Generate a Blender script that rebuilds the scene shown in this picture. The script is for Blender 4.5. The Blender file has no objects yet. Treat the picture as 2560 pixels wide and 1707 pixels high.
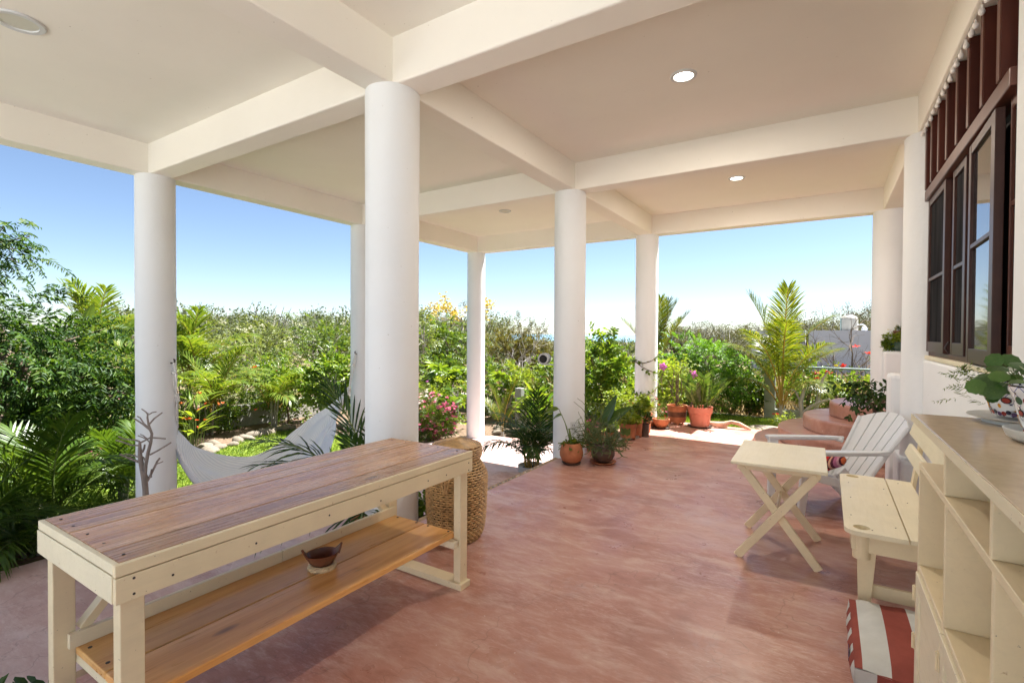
import bpy, bmesh, math, random
import numpy as np
from mathutils import Vector, Matrix

# ------------------------------------------------------------------ camera, sky, sun, exposure
SC = bpy.context.scene
COL = SC.collection
YAW, PITCH, ROLL, EYE = -0.5633, -0.0147, 0.0058, 1.4
_f = Vector((math.sin(YAW) * math.cos(PITCH), math.cos(YAW) * math.cos(PITCH), math.sin(PITCH)))
_r = Vector((math.cos(YAW), -math.sin(YAW), 0))
_u = _r.cross(_f)
_r, _u = _r * math.cos(ROLL) + _u * math.sin(ROLL), _u * math.cos(ROLL) - _r * math.sin(ROLL)
cd = bpy.data.cameras.new('camera')
cam = bpy.data.objects.new('camera', cd)
COL.objects.link(cam)
cam.matrix_world = Matrix(((_r.x, _u.x, -_f.x, 0), (_r.y, _u.y, -_f.y, 0), (_r.z, _u.z, -_f.z, EYE), (0, 0, 0, 1)))
cd.sensor_width = 36
cd.lens = 36 * 1246.8 / 2560
cd.clip_start, cd.clip_end = 0.05, 20000
SC.camera = cam

SUN_DIR = Vector((0.24, 0.434, 1.0)).normalized()
elev = math.asin(SUN_DIR.z)
azim = math.atan2(SUN_DIR.x, SUN_DIR.y)
W = bpy.data.worlds.new("World")
SC.world = W
W.use_nodes = True
_nt = W.node_tree
_bg = _nt.nodes['Background']
_sky = _nt.nodes.new('ShaderNodeTexSky')
_sky.sky_type = 'NISHITA'
_sky.sun_disc = False
_sky.altitude = 1200
_sky.sun_elevation, _sky.sun_rotation = elev, azim
_sky.air_density, _sky.dust_density, _sky.ozone_density = 0.85, 0.9, 1.0
_nt.links.new(_sky.outputs[0], _bg.inputs[0])
_bg.inputs[1].default_value = 0.05
sl = bpy.data.lights.new('sun', 'SUN')
sl.energy, sl.angle, sl.color = 5.0, math.radians(0.53), (1.0, 0.98, 0.945)
so = bpy.data.objects.new('sun', sl)
COL.objects.link(so)
so.rotation_euler = SUN_DIR.to_track_quat('Z', 'Y').to_euler()
so.location = (3, 10, 20)
vs = SC.view_settings
vs.view_transform, vs.look, vs.gamma, vs.use_curve_mapping = 'Standard', 'None', 1.0, False
vs.exposure = 2.05
SC.render.engine = 'CYCLES'
cy = SC.cycles
cy.use_denoising = True
cy.max_bounces, cy.diffuse_bounces, cy.glossy_bounces, cy.transmission_bounces = 12, 10, 3, 4
cy.sample_clamp_indirect = 20.0
cy.caustics_reflective = cy.caustics_refractive = False

# ------------------------------------------------------------------ node helpers / materials
class NT:
    def __init__(self, name):
        self.m = bpy.data.materials.new(name)
        self.m.use_nodes = True
        self.t = self.m.node_tree
        self.t.nodes.clear()
        self.out = self.n('ShaderNodeOutputMaterial')
    def n(self, typ, ins=None, **kw):
        nd = self.t.nodes.new(typ)
        for k, v in kw.items():
            setattr(nd, k, v)
        for k, v in (ins or {}).items():
            self.set(nd, k, v)
        return nd
    def set(self, nd, k, v):
        if isinstance(v, bpy.types.NodeSocket):
            self.t.links.new(v, nd.inputs[k])
        else:
            nd.inputs[k].default_value = v
    def coord(self, kind='Object', scale=(1, 1, 1), rot=(0, 0, 0)):
        c = self.n('ShaderNodeTexCoord')
        m = self.n('ShaderNodeMapping', {'Vector': c.outputs[kind], 'Scale': scale, 'Rotation': rot})
        return m.outputs[0]
    def noise(self, vec, scale=5, detail=4, rough=.6, dist=0):
        return self.n('ShaderNodeTexNoise', {'Vector': vec, 'Scale': scale, 'Detail': detail, 'Roughness': rough, 'Distortion': dist}).outputs[0]
    def ramp(self, fac, stops):
        r = self.n('ShaderNodeValToRGB', {'Fac': fac})
        e = r.color_ramp.elements
        while len(e) < len(stops):
            e.new(0.5)
        for el, (p, c) in zip(e, stops):
            el.position = p
            el.color = (c, c, c, 1) if isinstance(c, (int, float)) else (c[0], c[1], c[2], 1)
        return r.outputs[0]
    def mix(self, fac, a, b, blend='MIX'):
        nd = self.n('ShaderNodeMix', data_type='RGBA', blend_type=blend)
        for i, v in ((0, fac), (6, a), (7, b)):
            if isinstance(v, bpy.types.NodeSocket):
                self.t.links.new(v, nd.inputs[i])
            else:
                nd.inputs[i].default_value = v if i == 0 else (v[0], v[1], v[2], 1)
        return nd.outputs[2]
    def bump(self, h, strength=.2, dist=.01):
        return self.n('ShaderNodeBump', {'Height': h, 'Strength': strength, 'Distance': dist}).outputs[0]
    def pbr(self, base, rough=.5, normal=None, spec=.5, metal=0.0, **kw):
        ins = {'Base Color': base if isinstance(base, bpy.types.NodeSocket) else (*base, 1), 'Roughness': rough,
               'Specular IOR Level': spec, 'Metallic': metal}
        ins.update(kw)
        b = self.n('ShaderNodeBsdfPrincipled', ins)
        if normal is not None:
            self.set(b, 'Normal', normal)
        return b.outputs[0]
    def done(self, sh):
        self.t.links.new(sh, self.out.inputs[0])
        return self.m

def plain(name, col, rough=.5, var=.12, scale=8, bump=.08, spec=.5, metal=0.0, streak=(1, 1, 1)):
    t = NT(name)
    v = t.coord('Object', streak)
    nz = t.noise(v, scale, 5)
    d = tuple(c * (1 - var) for c in col)
    l = tuple(min(1, c * (1 + var)) for c in col)
    base = t.ramp(nz, [(.3, d), (.7, l)])
    return t.done(t.pbr(base, rough, t.bump(t.noise(v, scale * 5, 3), bump, .004), spec, metal))

def plaster(name, col, bump=.34):
    t = NT(name)
    v = t.coord('Object')
    a = t.noise(v, 1.3, 5, .6)
    b = t.noise(v, 9, 4, .6)
    base = t.mix(t.ramp(a, [(.35, 0), (.7, .35)]), col, tuple(c * .90 for c in col))
    spots = t.noise(v, 55, 1, .3)
    base = t.mix(t.ramp(spots, [(.80, 0), (.84, .6)]), base, (.30, .26, .2))
    return t.done(t.pbr(base, .75, t.bump(t.mix(.4, b, a), bump, .025), .25))

def floor_mat(name, dark, mid, light, gloss):
    t = NT(name)
    v = t.coord('Object', (1, 1, 1), (0, 0, math.radians(-32)))
    vs_ = t.coord('Object', (6.5, 27, 4), (0, 0, math.radians(-32)))
    warp = t.noise(v, 1.6, 4, .6)
    big = t.noise(v, .9, 6, .62, .6)
    cloud = t.noise(t.coord('Object', (1.2, 3.4, 2), (0, 0, math.radians(-32))), 2.6, 9, .70, .35)
    st = t.noise(vs_, 1.9, 9, .72, .5)
    fine = t.noise(vs_, 6, 7, .74, .45)
    base = t.ramp(big, [(.28, dark), (.5, mid), (.74, tuple(.5 * (a + b) for a, b in zip(mid, light)))])
    base = t.mix(t.ramp(cloud, [(.48, 0), (.68, .62)]), base, light)
    base = t.mix(t.ramp(cloud, [(.30, .5), (.44, 0)]), base, dark)
    msk = t.ramp(t.noise(v, 1.1, 4, .6, .4), [(.42, .12), (.62, 1)])
    base = t.mix(t.n('ShaderNodeMath', {0: t.ramp(st, [(.50, 0), (.68, .7)]), 1: msk}, operation='MULTIPLY').outputs[0], base, light)
    base = t.mix(t.n('ShaderNodeMath', {0: t.ramp(fine, [(.52, 0), (.68, .5)]), 1: msk}, operation='MULTIPLY').outputs[0], base, tuple(min(1, c * 1.10) for c in light))
    base = t.mix(t.ramp(t.noise(v, 3.2, 7, .72, 1.2), [(.56, 0), (.76, .4)]), base, tuple(c * .8 for c in dark))
    base = t.mix(t.ramp(t.noise(v, 2.1, 6, .7, .8), [(.56, 0), (.74, .4)]), base, (.46, .40, .42))
    base = t.mix(t.ramp(t.noise(v, 60, 1, .3), [(.78, 0), (.81, .5)]), base, (.75, .72, .68))
    cr = t.n('ShaderNodeTexVoronoi', {'Vector': t.mix(.55, v, warp), 'Scale': 2.6}, feature='DISTANCE_TO_EDGE').outputs[0]
    base = t.mix(t.ramp(cr, [(.0, .35), (.005, 0)]), base, (.10, .05, .035))
    rg = t.ramp(t.noise(v, 4, 5), [(.3, gloss), (.7, gloss + .22)])
    return t.done(t.pbr(base, rg, t.bump(t.mix(.5, fine, st), .10, .006), .5))

def wood(name, stops, axis='y', rough=.45, scale=1.0, knots=True, grey=None):
    t = NT(name)
    inf = t.n('ShaderNodeObjectInfo')
    off = t.n('ShaderNodeVectorMath', {0: t.coord('Object'), 1: t.n('ShaderNodeCombineXYZ', {'X': t.n('ShaderNodeMath', {0: inf.outputs['Random'], 1: 37.}, operation='MULTIPLY').outputs[0],
              'Y': t.n('ShaderNodeMath', {0: inf.outputs['Random'], 1: 11.}, operation='MULTIPLY').outputs[0]}).outputs[0]}, operation='ADD').outputs[0]
    sc = {'y': (11 * scale, .75 * scale, 11 * scale), 'x': (.75 * scale, 11 * scale, 11 * scale), 'z': (11 * scale, 11 * scale, .75 * scale)}[axis]
    v = t.n('ShaderNodeMapping', {'Vector': off, 'Scale': sc}).outputs[0]
    g = t.noise(v, 1.0, 8, .68, 1.4)
    f = t.noise(v, 4.0, 5, .7, .4)
    base = t.ramp(t.mix(.28, g, f), stops)
    tint = t.ramp(inf.outputs['Random'], [(0, (.82, .78, .76)), (.5, (1, .97, .95)), (1, (1.12, 1.0, .92))])
    base = t.mix(1.0, base, tint, 'MULTIPLY')
    if grey:
        vb = t.n('ShaderNodeMapping', {'Vector': off, 'Scale': (6, 1.6, 6)}).outputs[0]
        base = t.mix(t.ramp(t.noise(vb, 1.3, 5, .7, 1), [(.52, 0), (.76, .42)]), base, grey)
    if knots:
        vk = t.n('ShaderNodeMapping', {'Vector': off, 'Scale': (5, 1.7, 5) if axis == 'y' else (1.7, 5, 5)}).outputs[0]
        k = t.n('ShaderNodeTexVoronoi', {'Vector': vk, 'Scale': 1.1}, feature='F1').outputs[0]
        base = t.mix(t.ramp(k, [(.05, .85), (.13, 0)]), base, (.055, .035, .025))
    rr = t.ramp(f, [(.3, rough - .1), (.7, rough + .12)])
    return t.done(t.pbr(base, rr, t.bump(f, .15, .004), .5))

def leafmat(name, cols, trans=.42, rough=.42, spec=.35, ty=(1.28, 1.22, .5)):
    t = NT(name)
    g = t.n('ShaderNodeNewGeometry')
    n = len(cols)
    base = t.ramp(g.outputs['Random Per Island'], [(i / max(1, n - 1), c) for i, c in enumerate(cols)])
    a = t.pbr(base, rough, None, spec)
    tc = t.mix(1.0, base, ty, 'MULTIPLY')
    tr = t.n('ShaderNodeBsdfTranslucent', {'Color': tc})
    mx = t.n('ShaderNodeMixShader', {0: trans, 1: a, 2: tr.outputs[0]})
    return t.done(mx.outputs[0])

M = {}
M['plaster'] = plaster('white_plaster', (.785, .805, .815))
M['ceil'] = plaster('ceiling_plaster', (.86, .835, .765), .10)
M['floor'] = floor_mat('stained_cement', (.26, .100, .070), (.43, .205, .150), (.63, .455, .385), .25)
M['patio'] = floor_mat('pink_cement', (.38, .21, .175), (.54, .36, .315), (.70, .58, .54), .34)
M['stair'] = floor_mat('stair_cement', (.32, .145, .10), (.45, .23, .17), (.56, .36, .29), .28)
def paint(name, col):
    t = NT(name)
    v = t.coord('Object')
    vg = t.coord('Object', (30, 2.2, 30))
    g = t.noise(vg, 1.6, 6, .65, .8)
    c = t.ramp(t.noise(v, 2.6, 5, .65), [(.3, tuple(k * .90 for k in col)), (.7, tuple(min(1, k * 1.05) for k in col))])
    c = t.mix(t.ramp(g, [(.50, 0), (.80, .30)]), c, tuple(k * .78 for k in col))
    c = t.mix(t.ramp(t.noise(v, 34, 3, .7), [(.69, 0), (.74, .75)]), c, (.42, .27, .13))
    c = t.mix(t.ramp(t.noise(v, 90, 2, .5), [(.74, 0), (.78, .8)]), c, (.05, .035, .025))
    return t.done(t.pbr(c, t.ramp(g, [(.3, .34), (.7, .52)]), t.bump(g, .28, .003), .45))
M['cream'] = paint('cream_paint', (.76, .65, .43))
M['cream2'] = paint('pale_cream_paint', (.75, .68, .49))
M['counter_top'] = plain('tan_laminate', (.55, .43, .29), .2, .10, 30, .04, .5)
M['top_wood'] = wood('weathered_plank', [(.28, (.17, .080, .042)), (.42, (.38, .205, .105)), (.56, (.54, .34, .195)), (.75, (.68, .50, .335))], 'y', .26, 1.0, True, (.46, .40, .35))
M['shelf_wood'] = wood('honey_pine', [(.25, (.36, .16, .04)), (.42, (.64, .34, .105)), (.58, (.78, .49, .19)), (.8, (.86, .62, .32))], 'y', .33, .8, True)
M['white_plastic'] = plain('white_plastic', (.63, .65, .66), .38, .03, 4, .03)
M['terracotta'] = plain('terracotta', (.42, .16, .075), .75, .28, 9, .25, .25)
M['terra_pink'] = plain('pink_plastic_pot', (.58, .20, .13), .45, .06, 5, .03)
M['dark_clay'] = plain('dark_clay', (.085, .05, .035), .55, .4, 7, .25)
M['brown_clay'] = plain('brown_clay', (.15, .055, .028), .33, .2, 9, .08)
M['white_pot'] = plain('white_pot', (.62, .64, .62), .4, .06, 6, .05)
M['green_glaze'] = plain('green_glaze', (.05, .10, .075), .2, .3, 9, .05)
M['soil'] = plain('soil', (.045, .03, .02), .95, .4, 40, .8)
M['wicker'] = plain('wicker', (.50, .315, .135), .45, .35, 26, .15)
M['straw'] = plain('straw_braid', (.62, .49, .29), .6, .2, 30, .2)
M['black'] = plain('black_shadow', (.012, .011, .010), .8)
M['nail'] = plain('rusty_nail', (.02, .018, .018), .5)
M['maroon'] = plain('dark_red_wood', (.070, .017, .010), .4, .25, 14, .06, .3, 0, (1, 1, .1))
M['brownframe'] = plain('brown_wood_frame', (.10, .036, .024), .4, .2, 14, .05, .35, 0, (1, 1, .1))
M['alu'] = plain('painted_sash', (.055, .024, .018), .4, .12, 8, .04, .3, .0)
M['driftwood'] = plain('driftwood', (.23, .19, .165), .8, .3, 18, .5, .2, 0, (1, 1, .25))
M['pinkwood'] = plain('sunbleached_wood', (.50, .33, .24), .8, .35, 14, .6, .2, 0, (.3, 1, 1))
M['cloth_w'] = plain('cotton_cloth', (.66, .68, .71), .9, .04, 50, .3, .1)
M['rope'] = plain('white_rope', (.70, .69, .66), .9, .1, 60, .4, .1)
M['metal'] = plain('dark_metal', (.05, .035, .03), .5, .3, 20, .1, .5, .6)
M['grey_plastic'] = plain('grey_plastic', (.42, .42, .42), .5, .03)
M['concrete'] = plain('grey_concrete', (.26, .27, .235), .9, .2, 5, .5, .2)
M['whitewall'] = plain('garden_wall', (.36, .345, .30), .9, .15, 3, .3, .2)
M['housewhite'] = plain('house_paint', (.62, .62, .67), .85, .04, 2, .1, .2)
M['tankm'] = plain('beige_tank', (.34, .315, .25), .5, .06, 3, .02)
M['stone'] = plain('garden_stone', (.20, .168, .13), .9, .3, 5, .7, .2)
M['bark'] = plain('bark', (.16, .12, .085), .9, .35, 14, .8, .15, 0, (1, 1, .3))
M['palebark'] = plain('pale_bark', (.36, .33, .29), .85, .2, 14, .5, .15)
M['stemgreen'] = plain('green_stem', (.12, .17, .04), .5, .25, 10, .1)
M['stemyellow'] = plain('yellow_stem', (.36, .23, .05), .45, .25, 10, .1)
M['mulch'] = plain('mulch', (.16, .11, .075), .95, .5, 22, .8, .1)
M['bulb'] = plain('frosted_bulb', (.78, .74, .70), .3, .02)
M['galv'] = plain('green_pipe', (.17, .25, .22), .4, .1)
M['mortar'] = plain('tan_mortar', (.38, .27, .17), .9, .2, 20, .4, .2)
M['pebble'] = plain('dark_pebble', (.06, .07, .08), .35, .4, 12, .05)
M['pebble_l'] = plain('pale_pebble', (.36, .35, .31), .4, .2, 12, .05)
M['redcloth'] = plain('red_canvas', (.27, .072, .055), .9, .12, 12, .25, .1)
M['whitecloth'] = plain('white_canvas', (.54, .55, .52), .9, .08, 9, .25, .1)

def glass_mat():
    t = NT('dark_window_glass')
    v = t.coord('Object', (1, 9, .8))
    c = t.ramp(t.noise(v, 1.2, 4, .6, .5), [(.35, (.018, .018, .02)), (.7, (.05, .048, .047))])
    return t.done(t.pbr(c, .04, None, .8))
M['glass'] = glass_mat()
t = NT('insect_screen')
v = t.coord('Object', (1, 7, .6))
M['screen'] = t.done(t.n('ShaderNodeBsdfDiffuse', {'Color': t.ramp(t.noise(v, 1.5, 3), [(.35, (.020, .020, .022)), (.7, (.045, .045, .048))])}).outputs[0])
def emis(name, col, s):
    t = NT(name)
    return t.done(t.n('ShaderNodeEmission', {'Color': (*col, 1), 'Strength': s}).outputs[0])
M['lamp_on'] = emis('lit_diffuser', (1.0, .93, .80), 3.0)
M['lamp_off'] = plain('frosted_diffuser', (.62, .62, .55), .5, .02)
def stripecloth():
    t = NT('striped_pillow_cloth')
    v = t.coord('Object', (1, 1, 1), (.3, .2, .5))
    sx = t.n('ShaderNodeSeparateXYZ', {0: v})
    fr = t.n('ShaderNodeMath', {0: t.n('ShaderNodeMath', {0: sx.outputs[0], 1: 9.5}, operation='MULTIPLY').outputs[0]}, operation='FRACT').outputs[0]
    c = t.ramp(fr, [(0, (.42, .02, .02)), (.16, (.08, .02, .03)), (.24, (.55, .30, .22)), (.34, (.10, .03, .05)), (.46, (.36, .12, .22)), (.6, (.45, .25, .3)), (.7, (.06, .02, .03)), (.8, (.5, .12, .05)), (.95, (.42, .02, .02))])
    t.t.nodes[-1] if False else None
    for nd in t.t.nodes:
        if nd.type == 'VALTORGB':
            nd.color_ramp.interpolation = 'CONSTANT'
    return t.done(t.pbr(c, .9, t.bump(t.noise(v, 90, 2), .3, .003), .1))
M['pillow'] = stripecloth()
def talavera():
    t = NT('talavera_glaze')
    c = t.n('ShaderNodeTexCoord')
    sx = t.n('ShaderNodeSeparateXYZ', {0: c.outputs['Object']})
    ang = t.n('ShaderNodeMath', {0: sx.outputs[1], 1: sx.outputs[0]}, operation='ARCTAN2').outputs[0]
    a = t.n('ShaderNodeMath', {0: ang, 1: 2.6}, operation='MULTIPLY').outputs[0]
    z = t.n('ShaderNodeMath', {0: sx.outputs[2], 1: 26.0}, operation='MULTIPLY').outputs[0]
    p = t.n('ShaderNodeMath', {0: a, 1: z}, operation='ADD').outputs[0]
    q = t.n('ShaderNodeMath', {0: a, 1: z}, operation='SUBTRACT').outputs[0]
    def tri(x):
        f = t.n('ShaderNodeMath', {0: x}, operation='FRACT').outputs[0]
        s = t.n('ShaderNodeMath', {0: f, 1: .5}, operation='SUBTRACT').outputs[0]
        return t.n('ShaderNodeMath', {0: s}, operation='ABSOLUTE').outputs[0]
    tp, tq = tri(p), tri(q)
    mn = t.n('ShaderNodeMath', {0: tp, 1: tq}, operation='MINIMUM').outputs[0]
    mx = t.n('ShaderNodeMath', {0: tp, 1: tq}, operation='MAXIMUM').outputs[0]
    base = t.mix(t.ramp(mn, [(.03, 1), (.06, 0)]), (.72, .72, .74), (.16, .18, .38))
    base = t.mix(t.ramp(mx, [(.12, 1), (.16, 0)]), base, (.01, .012, .05))
    return t.done(t.pbr(base, .12, None, .6))
M['talavera'] = talavera()
for nm, c in (('g_orange', (.62, .27, .02)), ('g_red', (.28, .03, .025)), ('g_black', (.012, .012, .03)), ('g_green', (.03, .10, .05)), ('g_white', (.74, .74, .76)), ('g_yellow', (.62, .50, .03)), ('g_purple', (.10, .05, .12))):
    M[nm] = plain(nm + '_glaze', c, .12, .08, 30, .01, .6)

G = lambda r, g, b: (r, g, b)
M['lf_neem'] = leafmat('neem_leaf', [G(.016, .045, .010), G(.03, .075, .013), G(.055, .115, .016), G(.10, .155, .018)], .38, .5, .25)
M['lf_palm'] = leafmat('palm_leaf', [G(.045, .095, .013), G(.075, .135, .016), G(.11, .165, .02)], .42, .34)
M['lf_areca'] = leafmat('areca_leaf', [G(.09, .16, .022), G(.15, .21, .028), G(.22, .26, .035)], .45, .36)
M['lf_darkpalm'] = leafmat('dark_palm_leaf', [G(.018, .050, .014), G(.032, .075, .017), G(.06, .11, .022)], .32, .5, .2)
M['lf_bright'] = leafmat('bright_leaf', [G(.06, .13, .016), G(.11, .19, .022), G(.17, .25, .03), G(.22, .28, .035)], .48, .38)
M['lf_mid'] = leafmat('mid_leaf', [G(.04, .09, .014), G(.075, .14, .018), G(.125, .19, .022), G(.18, .23, .03)], .45, .36)
M['lf_lime'] = leafmat('lime_leaf', [G(.15, .23, .03), G(.22, .29, .035), G(.30, .34, .05)], .5, .42)
M['lf_feather'] = leafmat('feathery_leaf', [G(.07, .18, .018), G(.11, .23, .025), G(.16, .28, .03)], .5, .45)
M['lf_pale'] = leafmat('pale_leaf', [G(.11, .15, .05), G(.16, .20, .06), G(.21, .235, .08)], .42, .5)
M['lf_olive'] = leafmat('olive_leaf', [G(.09, .085, .02), G(.13, .12, .03), G(.17, .145, .04)], .4, .5)
M['lf_grey'] = leafmat('dry_scrub_leaf', [G(.085, .085, .055), G(.12, .11, .07), G(.09, .11, .045)], .3, .6)
M['lf_far'] = leafmat('far_leaf', [G(.08, .11, .05), G(.11, .14, .06), G(.15, .16, .08)], .35, .6)
M['lf_coco'] = leafmat('coconut_leaf', [G(.07, .12, .014), G(.15, .19, .02), G(.27, .26, .03)], .42, .33)
M['lf_wax'] = leafmat('waxy_leaf', [G(.02, .06, .014), G(.04, .095, .02), G(.075, .13, .025)], .38, .42, .35)
M['lf_zz'] = leafmat('zz_leaf', [G(.045, .095, .02), G(.08, .14, .025), G(.13, .19, .035)], .35, .25, .5)
t = NT('pennywort_leaf')
c = t.ramp(t.n('ShaderNodeObjectInfo').outputs['Random'], [(0, (.025, .075, .012)), (.5, (.05, .13, .022)), (.85, (.10, .20, .035)), (1, (.20, .30, .08))])
c = t.mix(t.ramp(t.noise(t.coord('Object'), 120, 3), [(.4, 0), (.7, .35)]), c, (.12, .20, .05))
M['lf_penny'] = t.done(t.n('ShaderNodeMixShader', {0: .25, 1: t.pbr(c, .3, None, .5), 2: t.n('ShaderNodeBsdfTranslucent', {'Color': c}).outputs[0]}).outputs[0])
M['lf_pencil'] = leafmat('pencil_stem', [G(.075, .115, .04), G(.12, .155, .05)], .1, .5)
M['fl_pink'] = leafmat('pink_petal', [G(.62, .08, .20), G(.70, .20, .32), G(.72, .36, .42)], .4, .6, .2, (1, .8, .9))
M['fl_white'] = leafmat('pale_petal', [G(.72, .68, .58), G(.75, .72, .68), G(.72, .55, .5)], .4, .6, .2, (1, 1, 1))
M['fl_red'] = leafmat('red_petal', [G(.60, .03, .03), G(.62, .09, .05)], .35, .6, .2, (1, .7, .7))
M['fl_orange'] = leafmat('orange_petal', [G(.70, .22, .05), G(.68, .14, .06)], .35, .6, .2, (1, .8, .7))
M['fl_yellow'] = leafmat('yellow_petal', [G(.62, .46, .06), G(.66, .54, .14)], .35, .6, .2, (1, .9, .6))
M['fl_cream'] = leafmat('cream_petal', [G(.55, .54, .36), G(.62, .60, .44)], .4, .6, .2, (1, 1, .9))
M['fl_mauve'] = leafmat('mauve_petal', [G(.50, .12, .38), G(.62, .25, .48)], .4, .6, .2, (1, .8, 1))
M['grass'] = leafmat('lawn_grass', [G(.10, .19, .022), G(.17, .26, .03), G(.27, .33, .05)], .4, .5)
M['straw_grass'] = leafmat('dry_grass', [G(.38, .29, .14), G(.48, .37, .20), G(.33, .26, .13)], .35, .7, .2, (1.1, 1.05, .8))

# ------------------------------------------------------------------ object helpers
ROOT = {}
def tag(o, label=None, cat=None, group=None, kind=None):
    for k, v in (('label', label), ('category', cat), ('group', group), ('kind', kind)):
        if v:
            o[k] = v
    return o
def thing(name, loc, label, cat, group=None):
    o = bpy.data.objects.new(name, None)
    COL.objects.link(o)
    o.location = loc
    o.empty_display_size = .1
    ROOT[o] = Vector(loc)
    return tag(o, label, cat, group)
def link(name, me, mat, parent=None, bevel=0, smooth=False, label=None):
    o = bpy.data.objects.new(name, me)
    COL.objects.link(o)
    for m in (mat if isinstance(mat, (list, tuple)) else [mat]):
        me.materials.append(m)
    if parent is not None:
        base = ROOT.get(parent, Vector((0, 0, 0)))
        if base.length > 0:
            me.transform(Matrix.Translation(-base))
        o.parent = parent
        if parent in ROOT and parent.type == 'MESH':
            pass
        ROOT[o] = base
    if smooth:
        me.polygons.foreach_set('use_smooth', [True] * len(me.polygons))
    if bevel:
        b = o.modifiers.new('bevel', 'BEVEL')
        b.width, b.segments, b.limit_method = bevel, 2, 'ANGLE'
    if label:
        o['label'] = label
    return o

class MB:
    def __init__(self):
        self.v, self.f, self.mi = [], [], []
        self.cur = 0
    def face(self, idx):
        self.f.append(tuple(idx))
        self.mi.append(self.cur)
    def hexa(self, c8):
        n = len(self.v)
        self.v += [tuple(c) for c in c8]
        for q in ((0, 3, 2, 1), (4, 5, 6, 7), (0, 1, 5, 4), (1, 2, 6, 5), (2, 3, 7, 6), (3, 0, 4, 7)):
            self.face([n + i for i in q])
        return self
    def box(self, x0, x1, y0, y1, z0, z1):
        return self.hexa([(x0, y0, z0), (x1, y0, z0), (x1, y1, z0), (x0, y1, z0), (x0, y0, z1), (x1, y0, z1), (x1, y1, z1), (x0, y1, z1)])
    def bar(self, p, q, w, h, up=(0, 0, 1), w2=None, h2=None):
        p, q = Vector(p), Vector(q)
        d = (q - p).normalized()
        s = d.cross(Vector(up))
        s = s.normalized() if s.length > 1e-6 else Vector((1, 0, 0))
        n = s.cross(d)
        w2, h2 = w2 or w, h2 or h
        c = []
        for P, ww, hh in ((p, w, h), (q, w2, h2)):
            c += [P - s * ww / 2 - n * hh / 2, P + s * ww / 2 - n * hh / 2, P + s * ww / 2 + n * hh / 2, P - s * ww / 2 + n * hh / 2]
        return self.hexa(c)
    def tube(self, pts, rad, n=6, closed=False, cap=True):
        pts = [Vector(p) for p in pts]
        if isinstance(rad, (int, float)):
            rad = [rad] * len(pts)
        base = len(self.v)
        prev = None
        m = len(pts)
        for i, p in enumerate(pts):
            if closed:
                d = pts[(i + 1) % m] - pts[i - 1]
            else:
                d = pts[min(i + 1, m - 1)] - pts[max(i - 1, 0)]
            d = d.normalized() if d.length > 1e-9 else Vector((0, 0, 1))
            if prev is None:
                a = d.cross(Vector((0, 0, 1)))
                if a.length < .05:
                    a = d.cross(Vector((1, 0, 0)))
                a.normalize()
            else:
                a = prev - d * prev.dot(d)
                a = a.normalized() if a.length > 1e-6 else d.orthogonal().normalized()
            prev = a
            b = d.cross(a)
            for k in range(n):
                t = 2 * math.pi * k / n
                self.v.append(tuple(p + (a * math.cos(t) + b * math.sin(t)) * rad[i]))
        for i in range(m if closed else m - 1):
            j = (i + 1) % m
            for k in range(n):
                k2 = (k + 1) % n
                self.face((base + i * n + k, base + i * n + k2, base + j * n + k2, base + j * n + k))
        if cap and not closed:
            self.face([base + k for k in range(n)][::-1])
            self.face([base + (m - 1) * n + k for k in range(n)])
        return self
    def lathe(self, c, prof, n=32, cap=True, squash=(1, 1)):
        base = len(self.v)
        for r, z in prof:
            for k in range(n):
                t = 2 * math.pi * k / n
                self.v.append((c[0] + r * math.cos(t) * squash[0], c[1] + r * math.sin(t) * squash[1], c[2] + z))
        for i in range(len(prof) - 1):
            for k in range(n):
                k2 = (k + 1) % n
                self.face((base + i * n + k, base + i * n + k2, base + (i + 1) * n + k2, base + (i + 1) * n + k))
        if cap:
            self.face([base + k for k in range(n)][::-1])
            self.face([base + (len(prof) - 1) * n + k for k in range(n)])
        return self
    def prism(self, poly, z0, z1):
        n = len(self.v)
        m = len(poly)
        self.v += [(x, y, z0) for x, y in poly] + [(x, y, z1) for x, y in poly]
        self.face(list(range(n, n + m))[::-1])
        self.face(list(range(n + m, n + 2 * m)))
        for i in range(m):
            j = (i + 1) % m
            self.face((n + i, n + j, n + m + j, n + m + i))
        return self
    def xform(self, mat, start=0):
        self.v = self.v[:start] + [tuple(mat @ Vector(p)) for p in self.v[start:]]
        return self
    def mesh(self, name):
        me = bpy.data.meshes.new(name)
        me.from_pydata(self.v, [], self.f)
        if any(self.mi):
            me.polygons.foreach_set('material_index', self.mi)
        me.update()
        return me
    def build(self, name, mat, parent=None, bevel=0, smooth=False, label=None):
        o = link(name, self.mesh(name), mat, parent, bevel, smooth, label)
        if smooth and not bevel:
            o.data.set_sharp_from_angle(angle=math.radians(40))
        return o

def nrm(a):
    return a / np.maximum(1e-9, np.linalg.norm(a, axis=-1, keepdims=True))
UPV = np.array([0, 0, 1.0])

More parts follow.
